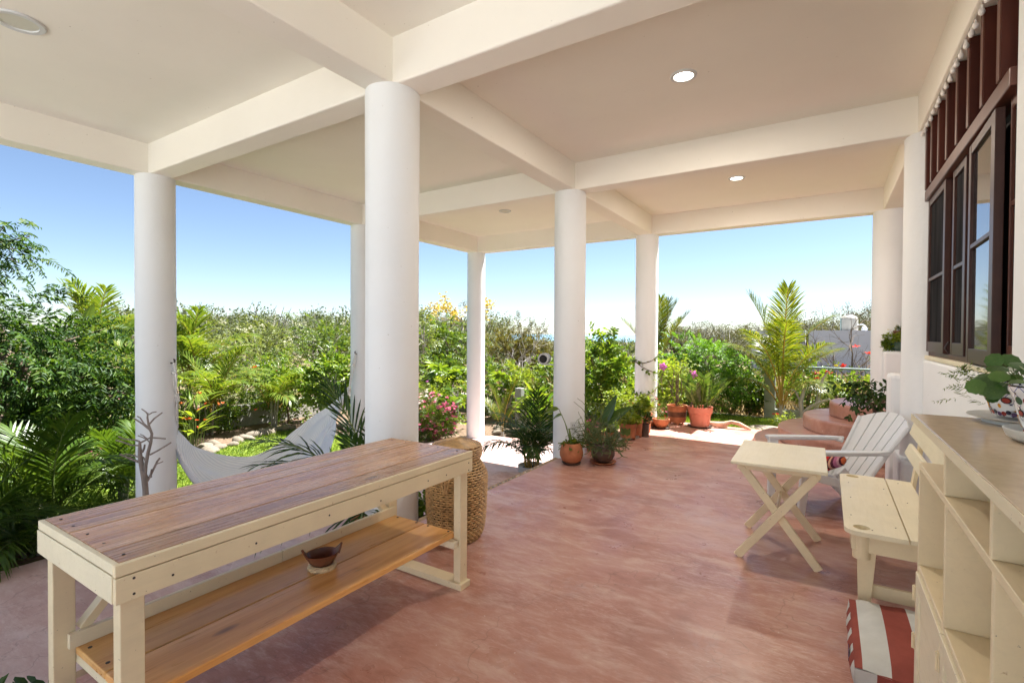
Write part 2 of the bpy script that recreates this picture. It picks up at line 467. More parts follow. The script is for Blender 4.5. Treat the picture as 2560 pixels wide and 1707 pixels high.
class Fol:
    """many small leaf faces gathered in one mesh"""
    def __init__(self):
        self.V, self.F4, self.F3, self.n = [], [], [], 0
    def leaves(self, P, D, N, L, Wd, kind='diamond', curl=.12):
        P, D, N = np.asarray(P, float), nrm(np.asarray(D, float)), np.asarray(N, float)
        n = len(P)
        L = np.broadcast_to(np.asarray(L, float), (n,))[:, None]
        Wd = np.broadcast_to(np.asarray(Wd, float), (n,))[:, None]
        S = nrm(np.cross(D, N))
        N = np.cross(S, D)
        if kind == 'diamond':
            a = P + D * L * .42 - S * Wd * .5 + N * Wd * .14
            b = P + D * L * .42 + S * Wd * .5 + N * Wd * .14
            t = P + D * L - N * L * curl
            V = np.stack([P, a, t, b], 1)
            idx = np.arange(n)[:, None] * 4 + self.n
            self.F3.append(np.concatenate([idx + np.array([[0, 2, 1]]), idx + np.array([[0, 3, 2]])], 0))
            self.n += 4 * n
        elif kind == 'oval':
            l1 = P + D * L * .28 - S * Wd * .44 + N * Wd * .12
            l2 = P + D * L * .68 - S * Wd * .40 + N * (Wd * .12 - L * curl * .4)
            r1 = P + D * L * .28 + S * Wd * .44 + N * Wd * .12
            r2 = P + D * L * .68 + S * Wd * .40 + N * (Wd * .12 - L * curl * .4)
            t = P + D * L - N * L * curl
            V = np.stack([P, l1, l2, t, r2, r1], 1)
            idx = np.arange(n)[:, None] * 6 + self.n
            self.F4.append(np.concatenate([idx + np.array([[0, 3, 2, 1]]), idx + np.array([[0, 5, 4, 3]])], 0))
            self.n += 6 * n
        elif kind == 'strip':
            G_ = -UPV[None]
            p1 = P + D * L * .4
            p2 = P + D * L * .75 + G_ * L * curl * .45
            t = P + D * L + G_ * L * curl
            V = np.stack([P - S * Wd * .2, P + S * Wd * .2, p1 + S * Wd * .5, p1 - S * Wd * .5, p2 + S * Wd * .36, p2 - S * Wd * .36, t], 1)
            idx = np.arange(n)[:, None] * 7 + self.n
            self.F4.append(np.concatenate([idx + np.array([[0, 1, 2, 3]]), idx + np.array([[3, 2, 4, 5]])], 0))
            self.F3.append(idx + np.array([[5, 4, 6]]))
            self.n += 7 * n
        self.V.append(V.reshape(-1, 3))
        return self
    def mesh(self, name):
        me = bpy.data.meshes.new(name)
        V = np.concatenate(self.V, 0)
        f4 = np.concatenate(self.F4, 0) if self.F4 else np.zeros((0, 4), int)
        f3 = np.concatenate(self.F3, 0) if self.F3 else np.zeros((0, 3), int)
        me.vertices.add(len(V))
        me.vertices.foreach_set('co', V.astype(np.float32).ravel())
        li = np.concatenate([f4.ravel(), f3.ravel()]).astype(np.int32)
        me.loops.add(len(li))
        me.loops.foreach_set('vertex_index', li)
        nf = len(f4) + len(f3)
        me.polygons.add(nf)
        ls = np.concatenate([np.arange(len(f4)) * 4, len(f4) * 4 + np.arange(len(f3)) * 3]).astype(np.int32)
        me.polygons.foreach_set('loop_start', ls)
        me.update(calc_edges=True)
        me.validate()
        return me
    def build(self, name, mat, parent=None, label=None):
        return link(name, self.mesh(name), mat, parent, label=label)

def rdir(rng, n):
    return nrm(rng.normal(size=(n, 3)))
def crown_pts(rng, c, R, n, shell=.45, lump=.28, zmin=None):
    """points in a lumpy ellipsoid, denser towards its surface"""
    d = rdir(rng, n)
    ph = rng.uniform(0, 6.28, 6)
    k = 1 + lump * (np.sin(3 * d[:, 0] + ph[0]) * np.cos(4 * d[:, 1] + ph[1]) + .7 * np.sin(5 * d[:, 2] + 4 * d[:, 0] + ph[2]) + .5 * np.sin(9 * d[:, 1] + ph[3]) * np.cos(8 * d[:, 2] + ph[4]))
    r = rng.uniform(shell, 1, n) ** .6 * k
    P = np.array(c)[None] + d * r[:, None] * np.array(R)[None]
    if zmin is not None:
        P[:, 2] = np.maximum(P[:, 2], zmin + rng.uniform(0, .25, n))
    return P, d
def sprays(F, rng, O, D, Ln, k, leafL, leafW, ang=1.0, droop=.25, kind='diamond', roll=.5, curl=.15):
    """each origin carries one twig with k pairs of leaves"""
    n = len(O)
    Ln = np.broadcast_to(np.asarray(Ln, float), (n,))
    D = nrm(D)
    t = np.linspace(.12, 1, k)
    pos = O[:, None] + D[:, None] * (Ln[:, None] * t)[..., None] - UPV * (droop * Ln[:, None] * t ** 2)[..., None]
    tan = nrm(D[:, None] - UPV * (2 * droop * t)[None, :, None])
    up = nrm(UPV[None] + rng.normal(size=(n, 3)) * roll)
    sd = nrm(np.cross(tan, up[:, None]))
    for s in (-1, 1):
        dd = tan * math.cos(ang) + sd * s * math.sin(ang) - UPV * .15 + rng.normal(size=tan.shape) * .16
        nn = np.cross(sd, tan) + rng.normal(size=tan.shape) * .3
        sz = (leafL * (1 - .35 * np.abs(t - .5) * 2))[None] * rng.uniform(.75, 1.2, (n, k))
        F.leaves(pos.reshape(-1, 3), dd.reshape(-1, 3), nn.reshape(-1, 3), sz.ravel(), sz.ravel() * leafW, kind, curl)
    return F
def blossoms(rng, P, size, petals=5):
    F = Fol()
    for _ in range(petals):
        D = rdir(rng, len(P))
        D[:, 2] = np.abs(D[:, 2]) * .6
        F.leaves(P, D, rdir(rng, len(P)), size * rng.uniform(.7, 1.2, len(P)), size * .8, 'diamond')
    return F
def limbs(mb, rng, base, top, r0, tips, levels=.5):
    """tapered trunk from base to top with a limb to each tip"""
    base, top = Vector(base), Vector(top)
    m = [base.lerp(top, s) + Vector((rng.normal() * .04, rng.normal() * .04, 0)) * (1 if 0 < s < 1 else 0) for s in (0, .25, .5, .75, 1)]
    mb.tube(m, [r0, r0 * .85, r0 * .7, r0 * .55, r0 * .35], 7)
    for tp in tips:
        tp = Vector(tp)
        s = rng.uniform(levels, .95)
        a = base.lerp(top, s)
        b = a.lerp(tp, .5) + Vector((0, 0, .12 * (tp - a).length))
        mb.tube([a, a.lerp(b, .5) + Vector((0, 0, .03)), b, tp], [r0 * .42, r0 * .33, r0 * .24, r0 * .07], 5)
    return mb

def bush(name, base, c, R, n, leafL, leafW, mat, label, cat, seed, k=4, tw=.22, ang=.9, droop=.15, kind='oval', trunk=.03,
         flowers=None, group=None, shell=.35, lump=.28, bark='bark', zmin=None, upb=.35, ntips=9):
    rng = np.random.default_rng(seed)
    t = thing(name, base, label, cat, group)
    P, d = crown_pts(rng, c, R, n, shell, lump, zmin)
    D = nrm(d * .9 + rng.normal(size=d.shape) * .6 + UPV * upb)
    F = Fol()
    sprays(F, rng, P - D * tw * .5, D, tw * rng.uniform(.7, 1.3, n), k, leafL, leafW, ang, droop, kind)
    F.build('crown', M[mat], t)
    mb = MB()
    tips = P[rng.choice(n, ntips, replace=False)]
    limbs(mb, rng, base, (c[0], c[1], c[2] + R[2] * .2), trunk, tips, .3)
    mb.build('trunk', M[bark], t, smooth=True)
    for i, fl in enumerate(flowers or []):
        fm, nf, fs = fl[:3]
        P2, d2 = crown_pts(rng, c, np.array(R) * 1.03, nf * 4, .9, lump, zmin)
        keep = P2[(d2[:, 1] < .35) | (d2[:, 2] > .3)][:nf]
        cl = np.repeat(keep, fl[3] if len(fl) > 3 else 1, 0)
        cl = cl + rng.normal(size=cl.shape) * fs * (1.1 if len(fl) > 3 else 0)
        blossoms(rng, cl, fs).build('blossoms', M[fm], t)
    return t

def frond_mesh(name, L, e0, bend, nl, leafL, leafW, hang, seed, bare=.18, vee=.25, a0=1.25, a1=.5, rr=.012, stalk_curve=1.3):
    """one feather frond: tapered rachis and two rows of leaflets; grows from the origin along +X"""
    rng = np.random.default_rng(seed)
    S = np.linspace(0, 1, 15)
    e = e0 - bend * S ** stalk_curve
    dx, dz = np.cos(e) * L / 14, np.sin(e) * L / 14
    x = np.concatenate([[0], np.cumsum(dx[:-1])])
    z = np.concatenate([[0], np.cumsum(dz[:-1])])
    sway = rng.normal() * .05 * L
    y = sway * S ** 2
    mb = MB()
    mb.cur = 1
    mb.tube(list(zip(x, y, z)), [rr * (1 - .8 * s) + .0012 for s in S], 4)
    nv, fs, mi = mb.v, mb.f, mb.mi
    s = np.linspace(bare, .995, nl)
    P = np.stack([np.interp(s, S, x), np.interp(s, S, y), np.interp(s, S, z)], 1)
    T = np.stack([np.cos(np.interp(s, S, e)), 2 * sway * s / L, np.sin(np.interp(s, S, e))], 1)
    T = nrm(T)
    Yv = np.array([0, 1.0, 0])
    Nn = nrm(np.cross(T, np.broadcast_to(Yv, T.shape)))
    Nn = np.where(Nn[:, 2:3] < 0, -Nn, Nn)
    u = (s - bare) / (1 - bare)
    ln = leafL * (np.sin(np.pi * (.18 + .74 * u)) ** .7)
    al = a0 + (a1 - a0) * u
    F = Fol()
    for sg in (-1, 1):
        jit = rng.normal(size=(nl, 3)) * .09
        D = T * np.cos(al)[:, None] + Yv[None] * sg * np.sin(al)[:, None] + Nn * vee + jit
        F.leaves(P, D, Nn + jit, ln * rng.uniform(.85, 1.1, nl), leafW, 'strip', hang * rng.uniform(.7, 1.4))
    me = F.mesh(name)
    me2 = mb.mesh(name + '_stalk')
    bm = bmesh.new()
    bm.from_mesh(me)
    bm.from_mesh(me2)
    bm.to_mesh(me)
    bm.free()
    bpy.data.meshes.remove(me2)
    return me
def palm(name, base, label, cat, fronds, metas, mats, trunk=None, group=None, stems=None):
    """fronds: (variant, azimuth degrees, scale, dz, (ox, oy), tilt)"""
    t = thing(name, base, label, cat, group)
    for me in metas:
        if not me.materials:
            for m in mats:
                me.materials.append(m)
    for fr in fronds:
        vi, az, sc, dz = fr[:4]
        off = fr[4] if len(fr) > 4 else (0, 0)
        o = bpy.data.objects.new('frond', metas[vi])
        COL.objects.link(o)
        o.parent = t
        o.location = (off[0], off[1], dz)
        o.rotation_euler = (fr[5] if len(fr) > 5 else 0, fr[6] if len(fr) > 6 else 0, math.radians(az))
        o.scale = (sc, sc, sc)
    if trunk:
        mb = MB()
        for pts, rad in trunk:
            mb.tube([Vector(p) for p in pts], rad, 9)
        o = mb.build('trunk', M['palebark'] if stems is None else M[stems], None, smooth=True)
        o.parent = t
    return t

# ------------------------------------------------------------------ the setting: ground, floors, roof
XI, XO, XR = -2.517, -6.0, 0.70          # column rows: inner, outer, house wall
Y0, Y1, Y2 = 2.449, 5.229, 8.133
BZ, CZ, BW = 3.0165, 3.322, 0.212        # beam soffit, ceiling, beam width
ZP = -0.68                               # lower patio
def S_(o):
    o['kind'] = 'structure'
    return o
def gz(x, y):
    """garden level: low on the left, rising towards the right"""
    s = min(1, max(0, (x + 4.6) / 2.2))
    s = s * s * (3 - 2 * s)
    lo = -0.80
    hi = -0.09 - 0.075 * max(0, min(4, y - 8.5))
    z = lo + (hi - lo) * s
    far = min(1, max(0, (y - 14) / 20))
    return z + (-1.0 - z) * far
def ground():
    xs = sorted(set([-160, -120, -90, -70, -55, -45, -36, -30, -26, -22, -19] + [round(-17 + .5 * i, 2) for i in range(0, 40)] + [3.5, 4.5, 6, 9, 13, 18, 26, 36, 50, 80, 120, 160]))
    ys = sorted(set([-60, -40, -25, -15, -10, -6, -4] + [round(-3 + .5 * i, 2) for i in range(0, 36)] + [16, 18, 20, 23, 27, 32, 38, 46, 56, 70, 90, 120, 150]))
    mb = MB()
    for y in ys:
        for x in xs:
            z = gz(x, y)
            if x < -5.8 and -10 < y < -1:
                z = -1.0
            if (-5.9 < x < -2.4 and -9 < y < 8.2):
                z = -1.0
            if (x >= -2.6 and -9 < y < 8.0):
                z = -.6
            mb.v.append((x, y, z))
    w = len(xs)
    for j in range(len(ys) - 1):
        for i in range(w - 1):
            mb.face((j * w + i, j * w + i + 1, (j + 1) * w + i + 1, (j + 1) * w + i))
    return mb
t = NT('garden_ground')
v = t.coord('Object')
n1 = t.noise(v, .5, 5, .6)
n2 = t.noise(v, 9, 4, .7)
c = t.ramp(n2, [(.3, (.13, .09, .055)), (.7, (.24, .18, .11))])
c = t.mix(t.ramp(n1, [(.45, 0), (.65, .7)]), c, (.11, .13, .045))
gm = t.done(t.pbr(c, .95, t.bump(n2, .6, .03), .1))
S_(ground().build('ground', gm, smooth=True))

def grid_sheet(name, x0, x1, y0, y1, dz, mat, inside, step=.25):
    mb = MB()
    ix, iy = int((x1 - x0) / step), int((y1 - y0) / step)
    key = {}
    def vid(i, j):
        if (i, j) not in key:
            x, y = x0 + i * step, y0 + j * step
            key[(i, j)] = len(mb.v)
            mb.v.append((x, y, gz(x, y) + dz))
        return key[(i, j)]
    for j in range(iy):
        for i in range(ix):
            if inside(x0 + (i + .5) * step, y0 + (j + .5) * step):
                mb.face((vid(i, j), vid(i + 1, j), vid(i + 1, j + 1), vid(i, j + 1)))
    return mb.build(name, mat)
t = NT('lawn_soil')
v = t.coord('Object')
lawn_m = t.done(t.pbr(t.ramp(t.noise(v, 3, 6, .7), [(.3, (.10, .15, .025)), (.55, (.17, .22, .035)), (.8, (.27, .27, .07))]), .95, t.bump(t.noise(v, 30, 3), .7, .02), .1))
def in_lawn_l(x, y):
    # curved lawn left of the patio, bounded by the stone edging
    return x > -9.9 + .35 * math.sin(y * 1.7) and x < -6.2 and 1.8 < y < 7.2 - .25 * (x + 9) + .15 * math.sin(3 * x)
def in_lawn_r(x, y):
    return -3.4 < x < 1.4 and 8.3 < y < 10.9
S_(grid_sheet('lawn', -10.5, 1.5, 1.5, 11, .012, lawn_m, lambda x, y: in_lawn_l(x, y) or in_lawn_r(x, y)))
mulch = grid_sheet('planting_bed', -11.4, -3.0, 1.0, 11.2, .010, M['mulch'], lambda x, y: not in_lawn_l(x, y) and not in_lawn_r(x, y) and (x < -6.3 or y > 8.6))
S_(mulch)

# grass blades
def grass(name, n, inside, box, h, w, mat, seed, clump=None):
    rng = np.random.default_rng(seed)
    P = []
    while len(P) < n:
        x, y = rng.uniform(box[0], box[1]), rng.uniform(box[2], box[3])
        if inside(x, y):
            P.append((x, y, gz(x, y) + .01))
    P = np.array(P)
    D = UPV + rng.normal(size=P.shape) * .42
    hh = h * rng.uniform(.5, 1.3, n)
    F = Fol().leaves(P, D, rdir(rng, n), hh, w, 'diamond', .2)
    o = F.build(name, M[mat])
    o['kind'] = 'stuff'
    return o
grass('grass', 26000, in_lawn_l, (-10.5, -6.2, 1.8, 8), .055, .012, 'grass', 1)
grass('grass', 26000, in_lawn_r, (-3.4, 1.4, 8.3, 10.9), .075, .013, 'grass', 2)
grass('dry_grass', 11000, lambda x, y: y > 11.25 + .1 * math.sin(4 * x), (-8, 3.5, 11.2, 15.5), .42, .016, 'straw_grass', 3)
grass('dry_grass', 9000, lambda x, y: True, (-14, 8, 15.5, 32), .55, .03, 'straw_grass', 4)

# sea
mb = MB()
mb.v = [(-6000, 150, -1.9), (6000, 150, -1.9), (6000, 12000, -1.9), (-6000, 12000, -1.9)]
mb.face((0, 1, 2, 3))
t = NT('sea_water')
v = t.coord('Object', (.02, .06, 1))
S_(mb.build('sea', t.done(t.pbr((.15, .27, .35), .35, t.bump(t.noise(v, 3, 4), .2, 1), .4))))  # distance haze is put into the pale water colour

# upper terrace floor with a pebble strip along its edge
fl = S_(MB().box(-2.548, 3.2, -1.3, 8.25, -.45, 0).build('floor', M['floor']))
ed = S_(MB().box(-2.612, -2.549, -1.3, 8.25, -.45, -.004).build('floor_edging', M['mortar'], bevel=.006))
rng = random.Random(5)
pm = [MB().lathe((0, 0, 0), [(.55, 0), (1, .35), (.85, .8), (.3, 1.0)], 8, squash=(1, .72)).mesh('pebble') for _ in (0, 1)]
pm[0].materials.append(M['pebble'])
pm[1].materials.append(M['pebble_l'])
y = 2.95
i = 0
while y < 4.75:
    o = bpy.data.objects.new('pebble', pm[1 if i % 3 == 1 else 0])
    COL.objects.link(o)
    o.parent = ed
    o.location = (-2.580 + rng.uniform(-.006, .006), y, -.006)
    o.rotation_euler = (0, 0, math.pi / 2 + rng.uniform(-.4, .4))
    r = rng.uniform(.014, .019)
    o.scale = (r, r * .95, .006)
    y += rng.uniform(.037, .052)
    i += 1
# lower patio, bulging round outside the columns
poly = [(-2.613, -1.3), (-2.613, 8.46)]
poly += [(-4.4, 8.50), (-5.2, 8.47), (-5.75, 8.40), (-6.15, 8.15), (-6.38, 7.7), (-6.45, 7.1), (-6.40, 6.5), (-6.25, 5.9), (-6.2, 5.2), (-6.2, 2.5), (-6.04, 2.1), (-6.04, -1.3)]
S_(MB().prism(poly[::-1] if False else poly, -1.05, ZP).build('patio', M['patio'], bevel=.01))
poly = [(-2.614, 3.56 - 1.93)] + [(-2.614 - 1.90 * math.sin(a), 3.56 - 1.93 * math.cos(a)) for a in [math.pi * i / 32 for i in range(1, 32)]] + [(-2.614, 3.56 + 1.93)]
S_(MB().prism(poly, ZP - .002, -.34).build('patio_step', M['patio'], bevel=.015))

# curved stairs up to the house door
st = thing('curved_stairs', (.7, 7.5, 0), 'pink cement stairs of stacked half round steps below the door landing', 'stairs')
for i, (r, z0, z1) in enumerate(((1.52, 0.0, .065), (1.235, .063, .235), (.95, .233, .405), (.665, .403, .585))):
    c = [(.7 + r * math.cos(a), 7.5 + r * math.sin(a)) for a in [math.pi / 2 + math.pi * k / 48 for k in range(49)]]
    yb = c[-1][1]
    c = c + [(.7, yb), (2.6, yb)] if i < 3 else c + [(2.6, yb)]
    cc = [p for p in c] + [(2.6, 7.5 + r)] if True else c
    seen = []
    for p in cc:
        if not seen or (abs(p[0] - seen[-1][0]) + abs(p[1] - seen[-1][1])) > 1e-4:
            seen.append(p)
    MB().prism(seen, z0, z1).build('step', M['stair'], st, bevel=.022)

# roof slab and beams
ce = S_(MB().box(-6.106, .96, -1.5, 8.239, CZ, CZ + .16).build('ceiling', M['ceil']))
def beam(x0, x1, y0, y1, dz=0):
    MB().box(x0, x1, y0, y1, BZ + dz, CZ + .06).build('beam', M['ceil'], ce, bevel=.012)
h = BW / 2
for X in (XO, XI, XR):
    for a, b in ((-1.5, Y0 - h + .03), (Y0 + h - .03, Y1 - h + .03), (Y1 + h - .03, Y2 - h + .03)):
        beam(X - h + (.002 if X == XO else 0), X + h, a, b, .0025)
for Y in (Y0, Y1, Y2):
    beam(XO - h, XR + h if Y != Y2 else 3.2, Y - h, Y + h)

S_(MB().box(.961, 3.2, .5, 8.239, CZ - .01, CZ + .16).build('unseen_roof', M['ceil']))
S_(MB().box(.0, 3.2, 8.242, 9.6, CZ + .03, CZ + .16).build('unseen_roof', M['ceil']))  # canopy slab added out of view to shade the stairs
# columns
def column(x, y, z0, label, r=.18, n=40):
    rng = random.Random(int((x + 9) * 100 + y * 7))
    prof = []
    zz = [z0, z0 + .02, z0 + .5, 0.6, 1.2, 1.8, 2.4, BZ - .05, BZ + .004]
    for z in zz:
        prof.append((r * (1 + rng.uniform(-.012, .012)), z))
    o = MB().lathe((x, y, 0), prof, n).build('column', M['plaster'], smooth=True)
    return tag(o, label, 'column', 'round white columns of the terrace')
column(XO, Y0, ZP, 'white round column beside the driftwood, holding the left hammock hook')
column(XI, Y0, ZP, 'thickest looking white round column, right behind the long plank table')
column(XO, Y1, ZP, 'white round column half hidden behind the thick one, at the right hammock end')
cS = column(XI, Y1, -.45, 'white round column with the grey speaker and wall socket, behind the pencil plant')
column(XO, Y2, ZP, 'slim far white column on the patio corner beside the pink oleander')
column(XI, Y2, -.45, 'far white column wrapped by a thin leafy vine, behind the row of pots')
column(XR, Y1, 0, 'white half column at the far end of the brown window')
column(XR, Y2, .583, 'white column on the stair landing beside the pot pedestal', .21)
mb = MB().box(.5, .9, Y1 - .26, Y1 + .24, 0, .42)
tag(mb.build('column_plinth', M['plaster'], bevel=.03), 'low white plaster plinth at the foot of the window end column', 'plinth')

# house wall with the window
WX = .655
hw = thing('house_wall', (WX, 0, 0), 'white plaster house wall under and beside the brown framed window', 'wall')
MB().box(WX, .95, .5, 2.90, 0, BZ).build('wall_panel', M['plaster'], hw, bevel=.02)
MB().box(WX - .01, .95, 2.902, Y1 - .1, 0, 1.222).build('wall_panel', M['plaster'], hw, bevel=.02)
MB().box(.78, 1.0, Y1 + .02, Y1 + .35, 0, BZ).build('wall_panel', M['plaster'], hw, bevel=.02)
MB().box(.48, .90, Y1 + .36, Y1 + .66, 0, 1.06).build('parapet', M['plaster'], hw, bevel=.035)
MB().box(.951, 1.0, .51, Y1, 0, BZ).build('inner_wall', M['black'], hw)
MB().box(.92, 3.2, Y2 - .02, Y2 + .10, .586, BZ).build('landing_wall', M['plaster'], hw)
MB().box(2.6, 2.8, Y1, Y2 - .02, 0, BZ).build('door_wall', M['plaster'], hw)
MB().box(1.001, 3.2, .5, .6, 0, CZ - .011).build('end_wall', M['plaster'], hw)
tag(MB().box(-9, 9, -9.2, -9.0, -.68, 3.3).build('bounce_wall', M['plaster'], bevel=.02), 'added white wall out of view behind the viewer, bouncing sunlight forward', 'wall')  # added out of view to bounce sunlight into the terrace
S_(MB().box(-2.60, 9, -9.0, -1.302, -.5, -.006).build('bounce_paving', plain('pale_bounce_paving', (.50, .48, .45), .8, .1, 3, .2)))  # pale ground added behind the camera for neutral bounce light
S_(MB().box(-9, -2.601, -9.0, -1.302, -1.1, ZP - .006).build('bounce_paving', bpy.data.materials['pale_bounce_paving']))  # lower part of the added, unseen bounce ground
# sill, fixed frame, transom, upright slats
MB().box(WX - .005, WX + .10, 2.90, 5.05, 1.223, 1.252).build('sill', M['cream2'], hw, bevel=.004)
MB().box(WX + .02, WX + .10, 2.90, 5.06, 1.253, 1.285).build('window_frame', M['maroon'], hw, bevel=.004)
MB().box(WX - .02, WX + .10, 2.90, 5.06, 2.455, 2.535).build('transom', M['brownframe'], hw, bevel=.006)
MB().box(WX + .04, WX + .10, 2.90, 5.06, 2.536, 3.015).build('upper_pane', M['screen'], hw)
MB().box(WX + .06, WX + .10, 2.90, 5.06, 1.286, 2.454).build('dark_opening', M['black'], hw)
for y in (5.0, 4.765, 4.49, 4.21, 3.915, 3.63, 3.345, 3.055):
    s = MB().box(WX - .022, WX + .038, y - .028, y + .024, 2.536, 3.012).build('slat', M['maroon'], hw, bevel=.003)
    MB().box(WX - .026, WX - .0225, y - .026, y + .022, 2.538, 3.010).build('slat_face', M['brownframe'], s)
def sash(y0, y1, x, z0, z1, glass, fw=.045, rails=(.5,), ang=0, frame='alu', side=None):
    """one window leaf: four rails, cross bars and panes; ang swings it outwards about its far edge"""
    R_ = Matrix.Translation((x, y1, 0)) @ Matrix.Rotation(ang, 4, 'Z') @ Matrix.Translation((-x, -y1, 0))
    mb = MB()
    mb.box(x, x + .035, y0, y0 + fw, z0, z1)
    mb.box(x, x + .035, y1 - fw * .7, y1, z0, z1)
    mb.box(x + .001, x + .034, y0 + fw, y1 - fw * .7, z0, z0 + .075)
    mb.box(x + .001, x + .034, y0 + fw, y1 - fw * .7, z1 - .05, z1)
    zs = [z0 + .075] + [z0 + (z1 - z0) * r for r in rails] + [z1 - .05]
    for z in zs[1:-1]:
        mb.box(x + .002, x + .033, y0 + fw, y1 - fw * .7, z - .012, z + .012)
    o = mb.xform(R_).build('sash', M[frame], hw, bevel=.003)
    for a, b in zip(zs[:-1], zs[1:]):
        MB().box(x + .014, x + .02, y0 + fw - .004, y1 - fw * .7 + .004, a, b).xform(R_).build('pane', M[glass], o)
    if side:
        MB().box(x + .036, x + .07, y0 - .03, y0 + .03, z0, z1).xform(R_).build('stile', M[side], o)
    return o
sash(4.36, 5.02, WX + .0, 1.286, 2.452, 'screen', .06, (.47,), 0, 'alu', 'maroon')
sash(3.84, 4.20, WX + .012, 1.286, 2.452, 'screen', .06, (.47,), 0, 'alu', 'maroon')
sash(3.07, 3.64, WX - .012, 1.262, 2.43, 'glass', .075, (.53,), math.radians(-1.5), 'alu')
sash(2.88, 3.055, WX + .02, 1.286, 2.452, 'screen', .02, (.6,), 0, 'brownframe')
mb = MB()
mb.tube([(WX - .03, 3.96, 1.30), (WX - .05, 3.96, 1.33), (WX - .03, 3.96, 1.37)], .006, 6)
mb.tube([(WX - .045, 3.45, 1.25), (WX - .06, 3.43, 1.235), (WX - .045, 3.41, 1.22)], .006, 6)
mb.build('latch', M['metal'], hw, smooth=True)

# string lights under the header beam
sg = thing('string_lights', (.59, 4, 3.0), 'string of small white round bulbs along the top of the window', 'string lights')
pts = [(.612, 2.92 + .09 * i, 3.011) for i in range(24)]
MB().tube(pts, .004, 5).build('cable', M['rope'], sg)
bm_ = MB().lathe((0, 0, 0), [(.006, .0), (.009, -.006), (.008, -.014), (.016, -.024), (.021, -.036), (.018, -.049), (.008, -.057)], 12).mesh('bulb')
bm_.materials.append(M['bulb'])
bm_.polygons.foreach_set('use_smooth', [True] * len(bm_.polygons))
for i in range(20):
    o = bpy.data.objects.new('bulb', bm_)
    COL.objects.link(o)
    o.parent = sg
    y = 2.93 + .108 * i + rng.uniform(-.02, .02)
    o.location = (.611 - .59 + rng.uniform(-.003, .001), y - 4, 2.995 - 3.0)
    o.rotation_euler = (rng.uniform(-.3, .3), rng.uniform(-.1, .1), 0)
    o.scale = (.68, .68, .85)

# recessed ceiling lights
def downlight(x, y, r, lit, label):
    d = thing('ceiling_light', (x, y, CZ), label, 'ceiling light', 'round recessed lights in the ceiling')
    MB().lathe((x, y, CZ), [(r * .72, -.002), (r * .74, -.012), (r * .95, -.013), (r, -.006), (r, -.001)], 40, cap=False).build('trim_ring', M['white_plastic'], d, smooth=True)
    MB().lathe((x, y, CZ), [(r * .735, -.004), (.001, -.0055)], 40, cap=False).build('diffuser', M['lamp_on' if lit else 'lamp_off'], d)
    if lit:
        L = bpy.data.lights.new('ceiling_lamp', 'AREA')
        L.shape, L.size, L.energy, L.color = 'DISK', r * 1.4, 10, (1.0, .88, .74)
        o = bpy.data.objects.new('ceiling_lamp', L)
        COL.objects.link(o)
        o.location = (x, y, CZ - .02)
        o.parent = None
downlight(-.923, 3.82, .095, True, 'lit round ceiling light nearest the window')
downlight(-.958, 6.63, .095, True, 'lit round ceiling light in the far bay above the stairs')
downlight(-4.28, 6.55, .095, False, 'unlit round ceiling light in the far patio bay')
downlight(-4.27, 1.0, .13, False, 'larger unlit round ceiling light at the top left corner')

# speaker and socket on the column
sp = thing('wall_speaker', (-2.70, 5.06, 1.115), 'grey outdoor speaker sticking out from the left side of the socket column', 'speaker')
Rm = Matrix.Translation((-2.78, 5.10, 1.115)) @ Matrix.Rotation(math.radians(14), 4, 'Z') @ Matrix.Rotation(math.radians(90), 4, 'X')
MB().lathe((0, 0, 0), [(.045, -.10), (.066, -.085), (.068, .03), (.062, .036)], 28).xform(Rm).build('housing', M['grey_plastic'], sp, smooth=True)
MB().lathe((0, 0, 0), [(.047, .0365), (.04, .041)], 28).xform(Rm).build('grille', M['black'], sp)
MB().bar((-2.78, 5.08, 1.05), (-2.66, 5.13, 1.05), .03, .012).build('bracket', M['grey_plastic'], sp)
so_ = thing('wall_socket', (-2.37, 5.10, .33), 'white wall socket low on the speaker column behind the pots', 'socket')
a = math.radians(-48)
px_, py_ = XI + .183 * math.cos(a), Y1 + .183 * math.sin(a)
Rm = Matrix.Translation((px_, py_, .36)) @ Matrix.Rotation(a, 4, 'Z')
MB().box(-.004, .006, -.036, .036, -.06, .06).xform(Rm).build('plate', M['white_plastic'], so_, bevel=.002)
m_ = MB()
for z in (-.022, .022):
    m_.box(.0062, .0075, -.012, -.006, z - .008, z + .008).box(.0062, .0075, .006, .012, z - .008, z + .008)
m_.xform(Rm).build('slots', M['black'], so_)

# pedestal with two pots on the landing
pd = tag(MB().box(.60, .98, 7.74, 8.10, .586, 1.215).build('pot_pedestal', M['plaster'], bevel=.03), 'white plaster pedestal on the stair landing carrying leafy pots', 'pedestal')

# ------------------------------------------------------------------ long plank table
def nails(parent, pts, r=.006, n=6):
    mb = MB()
    for p in pts:
        mb.lathe(p, [(r, -.002), (r, .0012)], n)
    o = mb.build('nails', M['nail'], parent)
    o['kind'] = 'stuff'
    return o
tb = thing('plank_table', (-1.975, 1.4, 0), 'long cream table with weathered plank top and honey coloured pine shelf', 'table')
TX0, TX1, TY0, TY1, TZ = -2.29, -1.66, .575, 2.225, .75
xs = [TX0 + .004, -2.172, -2.062, -1.935, -1.80, TX1 - .018]
for i in range(5):
    a, b = xs[i] + (.0045 if i == 1 else .0014), xs[i + 1] - (.0035 if i == 0 else .0014)
    MB().box(a, b, TY0 + .016, TY1 - .003, TZ - .022, TZ + (.0012 if i in (1, 3) else 0)).build('plank', M['top_wood'], tb, bevel=.0022)
MB().box(TX1 - .0175, TX1, TY0, TY1, TZ - .034, TZ - .0005).build('edge_board', M['cream'], tb, bevel=.002)
